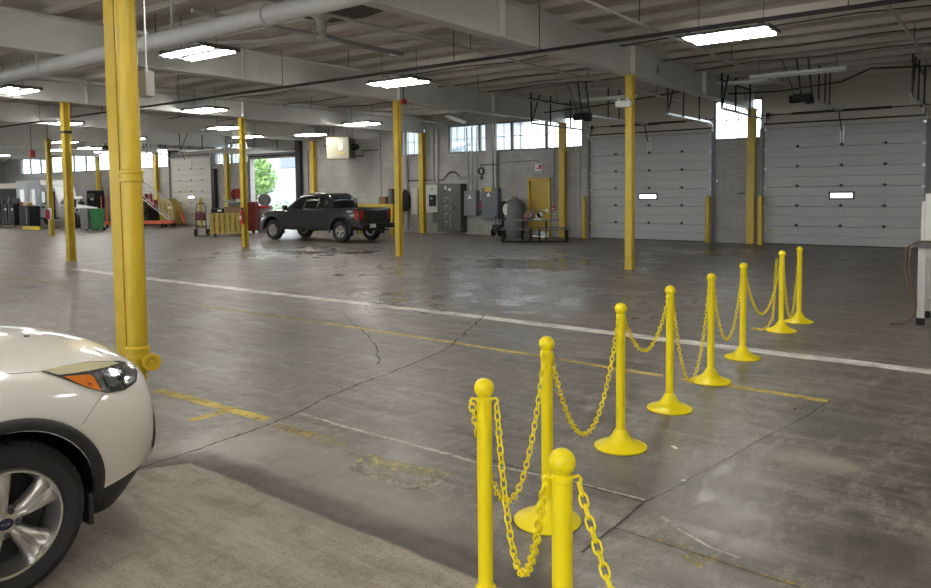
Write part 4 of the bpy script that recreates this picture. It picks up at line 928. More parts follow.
# unit heater
r = thing('unit_heater', 'cream unit heater hung from the ceiling behind the pickup', 'heater', (-25.0, 24.0, 3.36), radians(22))
CREAM = mat('heater_cream', (.34, .325, .235), .5, var=.15)
B((0, 0, .45), (1.1, .72, .98)).build('heater_body', CREAM, r, bevel=.015)
mb = MB()
for k in range(9): mb.box((.555, 0, .08+.09*k), (.03, .6, .05))
mb.build('louvres', DARK, r)
B((-.1, -.365, .46), (.8, .01, .86)).build('front_panel', CREAM, r, bevel=.005); B((.15, -.375, .50), (.22, .008, .3)).build('rating_label', SIGNW, r); B((.2, -.375, .22), (.26, .008, .07)).build('yellow_sticker', YEL, r)
MB().lathe([(.14, 0), (.14, .22), (.08, .3)], (.57, 0, .5), 'X', 16).build('fan_motor', BLACK, r); MB().tube([(-.55, 0, .6), (-.75, 0, .62), (-.78, 0, .5)], .05, 8).build('gas_valve', DARK, r)
for sx in (-.45, .45):
    for sy in (-.28, .28): MB().tube([(sx, sy, .9), (sx, sy, 1.62)], .012, 5).build('hanger_rod', DARK, r)
MB().tube([(.57, .2, .1), (.9, .4, .1), (.9, .4, .35), (1.6, .6, .38), (1.6, .6, 1.4)], .025, 6).build('gas_line', DARK, r)

# compressor tank, hand cart, picnic table with things on top
r = thing('air_tank', 'grey upright air tank with a white oval label beside the yellow door', 'tank', (-15.92, 24.5, 0))
MB().lathe([(.30, .0), (.34, .12), (.40, .2), (.42, .3), (.42, 1.18), (.40, 1.30), (.30, 1.42), (.12, 1.48), (.01, 1.49)], n=32).build('tank_shell', mat('tank_grey', (.17, .175, .18), .45, var=.25), r, smooth=1)
MB().tube([(-.18, 0, 1.44), (-.1, 0, 1.53), (.1, 0, 1.53), (.18, 0, 1.44)], .02, 6).build('lifting_handle', DARK, r)
B((-.40, -.16, .72), (.12, .22, 1.34)).build('control_panel', BLACK, r, bevel=.01)
vs = [(.15*cos(2*pi*k/20)-.14, .0, .22*sin(2*pi*k/20)) for k in range(20)]; o = MB().add(vs, [tuple(range(20))]); o.v = [Vector((v.x, -.41-.0, v.z+1.08)) for v in o.v]; o.build('oval_label', SIGNW, r, normals=False)
MB().lathe([(.06, 0), (.06, .05)], (-.22, -.46, .72), 'Y', 14).build('gauge', DARK, r)
r = thing('hand_cart', 'small black wheeled cart left of the grey air tank', 'cart', (-16.75, 24.5, 0))
for s in (-.16, .16): MB().lathe([(.03, -.04), (.14, -.04), (.16, -.02), (.16, .02), (.14, .04), (.03, .04)], (s, -.05, .16), 'X', 18).build('wheel', BLACK, r)
B((0, .05, .30), (.40, .3, .32)).build('cart_body', DARK, r, bevel=.02); MB().tube([(-.1, 0, .4), (-.1, 0, .8), (.1, 0, .8), (.1, 0, .4)], .015, 6).build('push_handle', DARK, r)
tbl = thing('picnic_table', 'black framed picnic table with attached benches in front of the yellow door', 'picnic table', (-14.05, 22.9, 0), radians(31))
TT = mat('table_top_grey', (.20, .205, .21), .45, var=.2)
B((0, 0, .735), (1.75, .78, .035)).build('tabletop', TT, tbl, bevel=.015)
for s, lx in ((-1, -.62), (1, .66)):
    for sy in (-.72, .72):
        B((lx, sy, .44), (1.15, .28, .03)).build('bench_seat', TT, tbl, bevel=.012)
    for q in (-.48, .48):
        MB().tube([(lx+q, -.84, .42), (lx+q, -.88, .34), (lx+q, -.88, .10), (lx+q, -.82, .03), (lx+q, .82, .03), (lx+q, .88, .10), (lx+q, .88, .34), (lx+q, .84, .42)], .034, 8).build('bench_frame', BLACK, tbl, smooth=1)
    for q in (-.3, .3): MB().tube([(s*.42, q, .715), (s*.42, q, .03)], .026, 8).build('leg', BLACK, tbl, smooth=1)
MB().tube([(-1.1, -.82, .03), (1.14, -.82, .03)], .022, 8).build('floor_bar', BLACK, tbl)
def on_table(lx, ly): return tbl.matrix_basis @ Vector((lx, ly, .7525))
p = on_table(-.18, .0); r = thing('tool_bag', 'pinkish brown bag on the picnic table', 'bag', p, .4)
MB().sphere((0, 0, .15), .16, 18, 10, (1.25, 1, .95)).build('bag_body', mat('bag_pink', (.30, .17, .15), .7, var=.5), r, smooth=80)
MB().tube([(-.1, 0, .26), (-.06, 0, .36), (.06, 0, .36), (.1, 0, .26)], .014, 6).build('handle', mat('bag_pink', (.30, .17, .15)), r); MB().box((.03, -.155, .17), (.16, .02, .12)).build('white_label', SIGNW, r)
p = on_table(.22, .1); r = thing('paper_roll', 'white and black roll leaning among the things on the picnic table', 'roll', p, .2)
M_ = Matrix.Rotation(radians(60), 4, 'Y'); M_.translation = Vector((-.05, 0, .16))
MB().lathe([(.075, -.12), (.075, .12)], n=16).xf(M_).build('roll_body', CLEARW, r, smooth=1); MB().lathe([(.079, -.05), (.079, .06)], n=16).xf(M_).build('black_band', BLACK, r, smooth=1)
p = on_table(.12, -.16); r = thing('paper_stack', 'small white stack lying at the front of the picnic table', 'papers', p, .5); B((0, 0, .03), (.28, .2, .05)).build('stack', CLEARW, r, bevel=.005); B((0, 0, .058), (.24, .05, .006)).build('dark_stripe', BLACK, r)

# yellow guard frame behind the pickup and the bench with stuff behind it
r = thing('guard_rail', 'yellow steel guard frame standing behind the pickup bed', 'guard rail', (-22.3, 23.6, 0))
for x in (-1.15, .78): B((x, 0, .62), (.14, .14, 1.24)).build('post', YEL, r, bevel=.006)
B((-.18, 0, 1.20), (2.1, .13, .17)).build('top_rail', YEL, r, bevel=.006); B((-.18, 0, .62), (1.9, .10, .12)).build('middle_rail', YEL, r, bevel=.006)
r = thing('workbench', 'dark narrow bench against the wall behind the yellow guard frame', 'bench', (-23.15, 24.7, 0))
B((0, 0, 1.24), (1.7, .6, .05)).build('bench_top', WOOD, r)
for sx in (-.8, .8):
    for sy in (-.25, .25): B((sx, sy, .61), (.06, .06, 1.22)).build('leg', DARK, r)
r = thing('wooden_box', 'small brown wooden box on the bench behind the yellow guard frame', 'box', (-22.95, 24.65, 1.265)); B((0, 0, .15), (.42, .34, .3)).build('box_body', WOOD, r, bevel=.008); B((0, 0, .315), (.45, .37, .03)).build('box_lid', WOOD, r)
r = thing('parts_bin', 'dark tall tin on the bench, standing left of the column behind the pickup', 'tin', (-22.5, 24.6, 1.265)); MB().lathe([(.14, 0), (.14, .62), (.12, .66)], n=18).build('tin_body', PANEL_D, r, smooth=1); MB().lathe([(.15, .64), (.15, .69)], n=18).build('lid', WOOD, r)
r = thing('coat', 'dark coat hanging on the wall right of the column behind the pickup', 'coat', (-21.95, 24.9, .95))
mb = MB(); mb.lathe([(.20, 0), (.22, .3), (.18, .75), (.06, .95)], n=14); mb.v = [Vector((v.x, v.y*.45, v.z)) for v in mb.v]; mb.build('coat_body', BLACK, r, smooth=1)
for s in (-1, 1): MB().tube([(s*.14, 0, .8), (s*.24, 0, .5), (s*.24, 0, .15)], .06, 8).build('sleeve', BLACK, r, smooth=1)
r = thing('wire_basket', 'dark wire cage standing behind the pickup bed', 'cage', (-23.9, 23.0, 0)); mb = MB()
for z in (.2, .9, 1.22, 1.52):
    for s in (-1, 1): mb.bar((-.5, s*.35, z), (.5, s*.35, z), .035); mb.bar((s*.5, -.35, z), (s*.5, .35, z), .035)
for sx in (-.5, .0, .5):
    for sy in (-.35, .35): mb.bar((sx, sy, 0), (sx, sy, 1.52), .035)
mb.build('cage_frame', DARK, r); B((0, 0, .55), (.9, .6, .6)).build('cage_load', PANEL_D, r, bevel=.03)

# ---------------------------------------------------------------- clutter beside the open door
r = thing('yellow_crate', 'yellow slatted metal crate on casters left of the pickup', 'crate', (-27.2, 19.45, 0), radians(50))
CRY = mat('crate_yellow', (.46, .34, .06), .5, var=.5, vscale=6, dirt=(.20, .14, .04))
for z in (.16, .56, .96):
    mb = MB()
    for s in (-1, 1): mb.box((0, s*.42, z), (1.46, .05, .08)); mb.box((s*.71, 0, z), (.05, .84, .08))
    mb.build('rail', CRY, r)
for k in range(7):
    for s in (-1, 1): B((-.63+.21*k, s*.41, .56), (.15, .025, .76)).build('slat', CRY, r)
for k in range(4):
    for s in (-1, 1): B((s*.70, -.30+.2*k, .56), (.025, .14, .76)).build('slat', CRY, r)
B((0, 0, .14), (1.4, .8, .04)).build('bottom', CRY, r)
B((0, 0, .985), (1.42, .82, .02)).build('lid_board', PANEL_D, r)
for sx in (-.55, .55):
    for sy in (-.3, .3): MB().lathe([(.02, -.025), (.06, -.025), (.06, .025), (.02, .025)], (sx, sy, .06), 'X', 14).build('caster', BLACK, r)
crate = r
def on_crate(lx, ly, z=.997): return crate.matrix_basis @ Vector((lx, ly, z))
r = thing('dark_bin', 'black plastic tray piled at the left on top of the yellow crate', 'tray', on_crate(-.42, 0), radians(50)); B((0, 0, .09), (.5, .5, .18)).build('tray_body', BLACK, r, bevel=.02); B((.1, -.255, .1), (.16, .01, .07)).build('white_sticker', SIGNW, r)
r = thing('wood_crate', 'reddish brown box on the right of the yellow crate\'s top', 'box', on_crate(.28, 0), radians(50)); B((0, 0, .11), (.78, .5, .22)).build('box_body', WOOD, r, bevel=.01); B((0, 0, .235), (.80, .53, .03)).build('box_lid', WOOD, r)
r = thing('engine_part', 'grey engine part lying on the reddish brown box', 'engine part', on_crate(.28, 0, 1.245), .9)
B((0, 0, .10), (.55, .34, .2)).build('casting', PANEL_D, r, bevel=.04); MB().tube([(-.5, 0, .28), (-.2, .05, .22), (.2, 0, .2), (.38, -.05, .34)], [.05, .04, .05, .03], 8).build('pipe_stub', PANEL_G, r, smooth=1); MB().lathe([(.13, 0), (.13, .12), (.05, .14)], (.15, 0, .2), n=14).build('pulley', STEEL_G, r)
r = thing('hand_truck', 'dark upright hand truck at the left end of the yellow crate', 'hand truck', (-28.08, 18.72, 0), radians(40))
for s in (-.2, .2): MB().tube([(s, 0, .12), (s, .04, 1.2), (s*.7, .06, 1.38), (0, .06, 1.42)], .02, 8).build('upright', DARK, r, smooth=1)
for z in (.4, .75, 1.05): MB().bar((-.2, .02, z), (.2, .02, z), .03).build('cross_bar', DARK, r)
for s in (-.26, .26): MB().lathe([(.03, -.04), (.15, -.04), (.16, 0), (.15, .04), (.03, .04)], (s, .1, .16), 'X', 18).build('wheel', RUBBER, r)
B((0, -.12, .02), (.46, .26, .02)).build('toe_plate', DARK, r); B((-.02, -.06, .85), (.40, .16, .34)).build('strapped_motor', mat('maroon', (.10, .02, .02), .5), r, bevel=.03)
DRED = mat('dark_red', (.17, .012, .012), .45)
r = thing('red_tool_cabinet', 'red steel tool cabinet behind the extinguisher column', 'tool cabinet', (-28.2, 21.0, 0), radians(35))
B((0, 0, .78), (1.2, .62, 1.3)).build('cabinet_body', DRED, r, bevel=.03)
for k in range(4): f = B((.1, -.32, .35+.29*k), (.9, .02, .25)).build('drawer', DRED, r, bevel=.006); B((0, -.02, .06), (.7, .02, .03)).build('drawer_pull', DARK, f, loc=(.1, -.32, .35+.29*k))
for sx in (-.48, .48): MB().lathe([(.02, -.03), (.12, -.03), (.12, .03), (.02, .03)], (sx, -.2, .12), 'X', 14).build('caster', BLACK, r)
r = thing('red_reel', 'round dark red hose reel on top of the red tool cabinet', 'reel', (-28.45, 20.85, 1.432)); MB().lathe([(.06, -.12), (.24, -.12), (.26, -.09), (.16, -.08), (.16, .08), (.26, .09), (.24, .12), (.06, .12)], (0, 0, .34), 'X', 24).build('reel_drum', DRED, r, smooth=1); B((0, 0, .06), (.2, .3, .12)).build('reel_stand', DARK, r)
r = thing('hose_reel_cabinet', 'grey machine with a round coil on top right of the red tool cabinet', 'machine', (-28.5, 22.4, 0), radians(40))
B((0, 0, .62), (.62, .6, 1.24)).build('machine_body', PANEL_G, r, bevel=.03); MB().lathe([(.10, -.14), (.26, -.14), (.29, -.08), (.29, .08), (.26, .14), (.10, .14)], (0, 0, 1.5), 'Y', 26).build('coil', mat('coil_grey', (.09, .095, .10), .5), r, smooth=1)
B((0, -.31, 1.16), (.6, .02, .12)).build('red_stripe', RED, r); B((.0, .05, 1.28), (.3, .3, .1)).build('coil_stand', DARK, r)

# ---------------------------------------------------------------- far left : rolling stairs, machines, bins, van
r = thing('rolling_lift', 'orange red wheeled platform with a white lattice stair at far left', 'rolling stairs', (-38.3, 21.7, 0), radians(48))
B((0, -.5, .30), (3.7, .12, .16)).build('base_beam', ORANGE, r, bevel=.01); B((0, .5, .30), (3.7, .12, .16)).build('base_beam', ORANGE, r, bevel=.01)
for x in (-1.75, 0, 1.75): B((x, 0, .30), (.12, .9, .12)).build('cross_beam', ORANGE, r)
for x in (-1.7, 1.3, 1.75):
    for s in (-.5, .5): MB().lathe([(.03, -.05), (.13, -.05), (.13, .05), (.03, .05)], (x, s, .13), 'X', 14).build('caster', BLACK, r)
for s in (-.48, .48):
    MB().tube([(-1.7, s, .35), (-1.7, s, 1.75)], .03, 6).build('upright', ORANGE, r)
    MB().bar((1.7, s, .40), (-.8, s, 2.6), .06, .04).build('stringer', WHITE_P, r); MB().bar((1.6, s, 1.35), (-.8, s, 3.4), .04).build('hand_rail', WHITE_P, r)
    for k in range(6): f = k/5; MB().bar((1.7-2.5*f, s, .40+2.2*f), (1.6-2.4*f, s, 1.35+2.05*f), .025).build('baluster', WHITE_P, r)
    MB().tube([(-.8, s, .35), (-.8, s, 2.6)], .03, 6).build('upright', WHITE_P, r)
for k in range(9): f = (k+.5)/9; B((1.7-2.5*f, 0, .40+2.2*f), (.24, .92, .03)).build('tread', GALV, r)
r = thing('red_engine', 'dark red engine with black parts standing behind the rolling stairs', 'engine', (-41.4, 24.2, 0))
B((0, 0, .5), (.8, .6, 1.0)).build('engine_stand', DARK, r, bevel=.02); B((0, 0, 1.25), (.75, .6, .5)).build('engine_block', RED, r, bevel=.05); MB().lathe([(.2, -.1), (.2, .1)], (0, -.2, 1.65), 'X', 16).build('engine_pulley', mat('dark_red', (.16, .02, .02), .5), r)
for k in range(3): MB().tube([(-.25+.25*k, 0, 1.5), (-.25+.25*k, -.05, 1.85)], .05, 8).build('exhaust_stub', RED, r)
for i, (x, z, t) in enumerate(((-39.6, .0, 'black tyre standing behind the rolling stairs, lower one'), (-39.55, .72, 'black tyre resting on top of the lower tyre behind the rolling stairs'))):
    r = thing('tyre', t, 'tyre', (x-.85, 23.3, z)); MB().lathe([(.2, -.11), (.33, -.12), (.36, -.07), (.36, .07), (.33, .12), (.2, .11)], (0, 0, .36), 'Y', 28).build('tyre_ring', RUBBER, r, smooth=1); MB().lathe([(.02, .06), (.2, .08)], (0, 0, .36), 'Y', 20).build('wheel_disc', DARK, r)
r = thing('yellow_machine', 'yellow floor machine with a tilted handle behind the rolling stairs', 'machine', (-39.3, 24.3, 0), .2)
B((0, 0, .55), (1.2, .7, 1.0)).build('machine_body', CRY, r, bevel=.12, seg=3); MB().prism([(-.6, 1.0), (.6, 1.0), (.1, 1.55), (-.5, 1.5)], 'Y', -.3, .3).build('hood', CRY, r, bevel=.04); MB().tube([(.5, 0, .9), (.85, 0, .5), (1.0, 0, .15)], .06, 8).build('nozzle_arm', ORANGE, r); B((.25, -.36, 1.05), (.34, .02, .12)).build('white_plate', SIGNW, r)
for s in (-.4, .4): MB().lathe([(.02, -.04), (.14, -.04), (.14, .04), (.02, .04)], (s, -.3, .14), 'Y', 16).build('wheel', BLACK, r)
def bin_(x, y, m, label, w=.72, h=1.25):
    r = thing('wheelie_bin', label, 'bin', (x, y, 0), radians(25)); mb = MB(); a, b = w*.42, w*.5
    vs = [(-a, -a, .08), (a, -a, .08), (a, a, .08), (-a, a, .08), (-b, -b, h), (b, -b, h), (b, b, h), (-b, b, h)]
    mb.add(vs, [(0, 3, 2, 1), (4, 5, 6, 7), (0, 1, 5, 4), (1, 2, 6, 5), (2, 3, 7, 6), (3, 0, 4, 7)]).build('bin_body', m, r, bevel=.03); B((0, 0, h+.02), (w+.06, w+.06, .06)).build('rim', m, r, bevel=.02)
    for s in (-1, 1): MB().lathe([(.02, -.03), (.10, -.03), (.10, .03), (.02, .03)], (s*w*.4, w*.40, .10), 'X', 14).build('wheel', BLACK, r)
    return r
GRN = mat('green_plastic', (.03, .20, .06), .5, var=.4); 
bin_(WL(87, 215, 18.9).x, 18.9, PANEL_G, 'grey waste bin between the van\'s raised bonnet and the green bin', .50, 1.1)
bin_(WL(97.5, 215, 19.1).x, 19.1, GRN, 'bright green waste bin at far left', .50, 1.08)
p = FL(103, 223); r = thing('black_cabinet', 'tall black cabinet behind the green bin', 'cabinet', (p.x, 24.2, 0), .1)
B((0, 0, 1.05), (.95, .6, 2.1)).build('cabinet_body', BLACK, r, bevel=.03); B((.1, -.31, 1.55), (.3, .02, .12)).build('white_label', SIGNW, r); B((0, -.31, 1.75), (.7, .02, .3)).build('upper_panel', PANEL_D, r, bevel=.02); B((.05, -.31, .9), (.25, .02, .3)).build('lower_panel', PANEL_D, r)
p = FL(92, 223); r = thing('scrap_heap', 'dark mixed machine parts piled behind the grey and green bins', 'machine parts', (p.x-1.1, 24.0, 0))
B((0, 0, .5), (1.4, .7, 1.0)).build('base_box', BLACK, r, bevel=.05); MB().tube([(-.6, 0, 1.0), (-.1, 0, 1.55), (.1, 0, 1.3), (.4, 0, 1.6)], .10, 8).build('bent_pipe', DARK, r, smooth=1); B((.35, -.1, 1.2), (.5, .4, .4), .4).build('part_block', PANEL_D, r, bevel=.05); MB().tube([(-.3, -.3, 1.0), (.0, -.3, 1.25), (.3, -.3, 1.0)], .05, 8).build('green_hose', GRN, r)

# white van with its box body, and the white truck with raised hood
VW = mat('van_white', (.55, .57, .60), .45, var=.12); VWG = mat('van_grey', (.40, .42, .45), .45)
v0, v1 = FL(17, 224), FL(62, 224)
YV = 20.2
def VX(px): return WL(px, 200, YV).x
r = thing('box_van', 'white box van with two side doors and a raised bonnet at the far left', 'van', (VX(29), YV, 0))
xa, xb = VX(16.5)-VX(29), VX(41)-VX(29); xd = VX(55)-VX(29)
B(((xa+xb)/2, .8, 1.62), (xb-xa, 1.6, 2.2)).build('box_body', VW, r, bevel=.04)
B(((xa+xb)/2, .8, .62), (xb-xa-.1, 1.5, .3)).build('lower_skirt', mat('skirt_dark', (.03, .035, .06), .5), r)
for i, (a, b) in enumerate(((17.8, 28.7), (30, 39.5))):
    a, b = VX(a)-VX(29), VX(b)-VX(29); d = B(((a+b)/2, -.015, 1.60), (b-a, .04, 1.95)).build('side_door', VW, r, bevel=.01)
    wq = B((0, -.03, .12), ((b-a)*.42, .02, .95)).build('door_window', [mat('pale_glass', (.28, .34, .30), .1), DGLASS][i], d, bevel=.05); wq.location = ((a+b)/2, -.015, 1.60)  # pane of the first side door is paler and greener
B((xb-.55, -.01, 2.45), (.6, .01, .12)).build('red_lettering_band', mat('dull_red', (.35, .15, .14), .6), r)
cabm = MB(); cabm.prism([(xb-.02, .55), (xd+.3, .55), (xd+.3, 1.35), (xd-.1, 2.25), (xb-.02, 2.5)], 'Y', .05, 1.15); cabm.build('cab', VW, r, bevel=.03)
B(((xb+xd)/2+.35, .02, 1.30), (.85, .06, 1.5)).build('open_door', BLACK, r, bevel=.03); B(((xb+xd)/2-.55, .03, 1.7), (.5, .05, .7)).build('cab_window', DGLASS, r, bevel=.03); B((xb+.35, -.05, 1.15), (.30, .1, .08)).build('door_mirror', BLACK, r)
for x in (xa+.7,):
    for s in (.1, 1.5): MB().lathe([(.05, -.12), (.2, -.12), (.22, -.1), (.38, -.12), (.42, -.08), (.42, .08), (.38, .12), (.05, .12)], (x, s, .42), 'Y', 24).build('wheel', RUBBER, r, smooth=1)
xn = VX(78)-VX(29); xw = VX(75)-VX(29)
MB().prism([(xd+.2, .50), (xn-.1, .50), (xn, .62), (xn, .98), (xn-.15, 1.12), (xd+.2, 1.30)], 'Y', .08, 1.15).build('bonnet_sides', VW, r, bevel=.05)
MB().prism([(xd+.1, 1.34), (xd+.75, 1.72), (xd+.9, 1.74), (xd+1.0, 1.62), (xd+.25, 1.30)], 'Y', .15, 1.1).build('raised_bonnet', VW, r, bevel=.02)
B((xn-.62, .10, 1.36), (.16, .1, .46)).build('dark_strut', BLACK, r); B((xn-.25, .06, 1.0), (.3, .03, .14)).build('head_lamp', LAMPG, r); B((xn+.02, .6, .5), (.2, 1.1, .16)).build('bumper', DARK, r)
MB().lathe([(.30, -.10), (.40, -.12), (.43, -.08), (.43, .08), (.40, .12), (.05, .12)], (xw, .05, .43), 'Y', 26).build('front_tyre', RUBBER, r, smooth=1); MB().lathe([(.02, -.09), (.14, -.06), (.28, -.10), (.30, -.08)], (xw, .05, .43), 'Y', 20).build('wheel_rim', ALLOY, r, smooth=1)
# trailer with cream roof and dark rack in front
YT = 19.6
def VX3(px): return WL(px, 200, YT).x
r = thing('cream_roof_trailer', 'trailer with a cream white roof edge at the extreme left edge', 'trailer', (VX3(6), YT+.9, 0))
B((-1.2, .9, 2.42), (4.6, 2.0, .34)).build('roof', mat('cream_roof', (.68, .62, .50), .5), r, bevel=.05); B((-1.2, .95, 1.35), (4.5, 1.8, 1.8)).build('dark_interior', BLACK, r); B((-1.2, .95, .42), (4.4, 1.9, .12)).build('floor_frame', DARK, r)
for x in (-2.4, .2): MB().lathe([(.05, -.1), (.33, -.11), (.36, -.07), (.36, .07), (.33, .11), (.05, .1)], (x, 0.1, .36), 'Y', 22).build('wheel', RUBBER, r, smooth=1)
def VX4(px, y=18.9): return WL(px, 200, y).x
gd = [(2, 'leftmost'), (8.5, 'middle'), (15, 'rightmost')]
for px, t in gd:
    r = thing('tool_rack', t+' of three dark tool stands before the cream roof trailer', 'tool stand', (VX4(px), 18.9, .145))
    B((0, 0, .62), (.78, .5, 1.24)).build('stand_body', BLACK, r, bevel=.03); MB().tube([(-.25, -.26, .05), (-.25, -.26, 1.3), (-.1, -.26, 1.55)], .035, 8).build('chrome_tube', GALV, r, smooth=1)
    B((.1, 0, 1.38), (.4, .3, .3), .3).build('top_unit', PANEL_D, r, bevel=.03); B((.18, -.26, .9), (.2, .02, .14)).build('white_label', SIGNW, r)
r = thing('black_toolbox', 'black box stand with red and yellow tools on top, before the white van', 'tool box', (VX4(29), 18.9, .145))
B((0, 0, .55), (1.25, .6, 1.1)).build('box_body', BLACK, r, bevel=.03); B((-.5, -.1, 1.2), (.25, .25, .3), .4).build('orange_tool', ORANGE, r, bevel=.03); B((-.1, -.1, 1.2), (.36, .25, .28), .2).build('white_tool', SIGNW, r, bevel=.05); B((.32, -.1, 1.18), (.22, .22, .26), .5).build('yellow_tool', CRY, r, bevel=.03); MB().tube([(.35, -.31, .1), (.35, -.31, 1.0)], .03, 8).build('chrome_tube', GALV, r)
def pallet(x, y, label, rz=0.):
    r = thing('pallet', label, 'pallet', (x, y, 0), rz)
    for k in range(7): B((-.63+.21*k, 0, .128), (.15, 1.0, .022)).build('deck_board', PALLET, r)
    for s in (-.44, 0, .44): B((0, s, .06), (1.42, .09, .11)).build('runner', PALLET, r)
    return r
pallet(VX4(3), 18.9, 'grey wooden pallet under the left tool stands'); pallet(VX4(14.5), 18.95, 'grey wooden pallet under the rightmost tool stand', .04); pallet(VX4(29), 18.95, 'grey wooden pallet under the black box stand', -.03); pallet(VX4(44), 18.9, 'grey wooden pallet before the white van\'s cab, left of the farthest column', .05)
for px, t in ((26.5, 'left of two yellow wheel blocks on the floor'), (33, 'right of two yellow wheel blocks on the floor')):
    r = thing('wheel_chock', t, 'wheel block', (VX4(px, 18.1), 18.1, 0)); MB().prism([(-.32, 0), (.32, 0), (.30, .16), (-.30, .16)], 'Y', -.15, .15).build('block', YELB, r, bevel=.02); B((0, 0, .17), (.3, .06, .02)).build('grip', YELB, r)

# ---------------------------------------------------------------- right edge : workbench, cabinet, cable
r = thing('steel_bench', 'grey legged work table at the right edge of the photo', 'work table', (-.20, 11.62, 0))
B((0, 0, 1.03), (1.86, .82, .045)).build('tabletop', mat('dark_table_top', (.09, .085, .08), .4, var=.3), r, bevel=.005)
for sx in (-.84, .84):
    for sy in (-.34, .34):
        f = B((sx, sy, .55), (.085, .06, .92)).build('leg', PANEL_L, r); q = MB(); q.box((sx, sy, .055), (.095, .075, .07)); q.lathe([(.05, 0), (.05, .015)], (sx, sy, 0), n=12); q.build('foot', BLACK, f)
for sy in (-.34, .34): B((0, sy, .94), (1.7, .04, .12)).build('apron', PANEL_L, r)
B((0, .1, .30), (1.6, .5, .03)).build('shelf', PANEL_L, r); B((-.42, .0, .66), (.55, .5, .64)).build('drawer_unit', PANEL_L, r, bevel=.01)
r = thing('white_cabinet', 'tall white metal cabinet behind the work table at the right edge', 'cabinet', (-.56, 12.55, 0))
B((0, 0, .86), (1.1, .62, 1.68)).build('cabinet_body', WHITE, r, bevel=.012); B((-.57, -.05, 1.25), (.045, .46, .68)).build('side_door', WHITE, r, bevel=.01); B((-.57, -.05, .55), (.045, .46, .60)).build('side_door', WHITE, r, bevel=.01); B((0, .0, .01), (1.0, .5, .03)).build('plinth', DARK, r)
B((.05, -.315, 1.0), (.9, .01, 1.2)).build('front_panel', WHITE, r, bevel=.004)
r = thing('cardboard_box', 'small brown cardboard box on top of the white cabinet at the right edge', 'box', (-.50, 12.45, 1.70)); B((0, 0, .13), (.5, .36, .26)).build('box_body', WOOD, r, bevel=.005); B((0, 0, .262), (.5, .1, .006)).build('tape', mat('tape', (.3, .22, .12), .4), r)
cx = -1.16
o = MB().tube([Vector(p)-Vector((cx, 11.2, 1.06)) for p in ((cx+.3, 11.35, 1.075), (cx+.08, 11.25, 1.09), (cx-.01, 11.2, 1.03), (cx-.02, 11.19, .8), (cx+.01, 11.19, .5), (cx+.07, 11.2, .28), (cx+.03, 11.17, .1), (cx-.06, 11.12, .02), (cx-.2, 11.05, .015))], .014, 8).tube([Vector(p)-Vector((cx, 11.2, 1.06)) for p in ((cx+.3, 11.33, 1.075), (cx+.06, 11.24, 1.085), (cx-.05, 11.19, 1.0), (cx-.06, 11.18, .75), (cx-.01, 11.18, .45), (cx+.07, 11.19, .26))], .012, 8).build('power_cable', mat('cable_brown', (.12, .08, .055), .6), loc=(cx, 11.2, 1.06), smooth=1); tag(o, 'brown cable hanging from the work table to the floor at the right edge', 'cable')
# ---------------------------------------------------------------- stanchions and chains
def make_stanchion(label, loc):
    r = thing('stanchion', label, 'stanchion', (loc[0], loc[1], 0), 0, 'yellow plastic stanchions with chain')
    MB().lathe([(.175, 0), (.182, .004), (.182, .012), (.172, .018), (.125, .034), (.085, .058), (.060, .088), (.046, .116), (.038, .130), (.033, .132)], n=40).build('base', YELB, r, smooth=1)
    MB().lathe([(.032, .12), (.032, .925)], n=24).build('post', YELB, r, smooth=1)
    c = MB(); c.lathe([(.030, .918), (.034, .922), (.034, .936), (.026, .942), (.026, .950)], n=24)
    for s in (-1, 1):
        c.tube([(s*.033, 0, .93), (s*.05, 0, .936), (s*.058, 0, .925), (s*.055, 0, .912), (s*.045, 0, .908)], .0055, 8)
    c.build('hook_collar', YELB, r, smooth=1)
    MB().sphere((0, 0, .978), .042, 28, 18).build('ball_cap', YELB, r, smooth=80)
    return r
ST = {'I': FL(562, 462, .978), 'A': FL(484, 388, .978), 'B': FL(547.5, 521), 'C': FL(620.5, 447), 'D': FL(669.5, 409), 'E': FL(710.5, 381.5), 'F': FL(742.5, 358), 'G': FL(781, 331), 'H': FL(798.7, 322)}
SL = {'I': 'nearest yellow stanchion at the bottom of the photo, with the largest ball cap', 'A': 'second nearest yellow stanchion, left end of the row with its base out of view', 'B': 'yellow stanchion whose base shows between the two nearest posts',
      'C': 'yellow stanchion fourth from the near end, right of the deepest hanging chain', 'D': 'yellow stanchion fifth from the near end, before the white floor line', 'E': 'yellow stanchion sixth from the near end, standing on the faded yellow line',
      'F': 'yellow stanchion seventh from the near end, standing on the white line', 'G': 'yellow stanchion with a chain dangling straight down to its base', 'H': 'farthest yellow stanchion at the end of the row'}
st0 = None
for k in 'IABCDEFGH':
    p = ST[k]
    if st0 is None: st0 = make_stanchion(SL[k], p); continue
    copy_tree(st0, None, SL[k], (p.x, p.y, 0))
ST['Z'] = Vector((.10, 1.25, 0))
p = ST['Z']; copy_tree(st0, None, 'yellow stanchion just outside the lower edge of the photo holding the last chain', (p.x, p.y, 0))
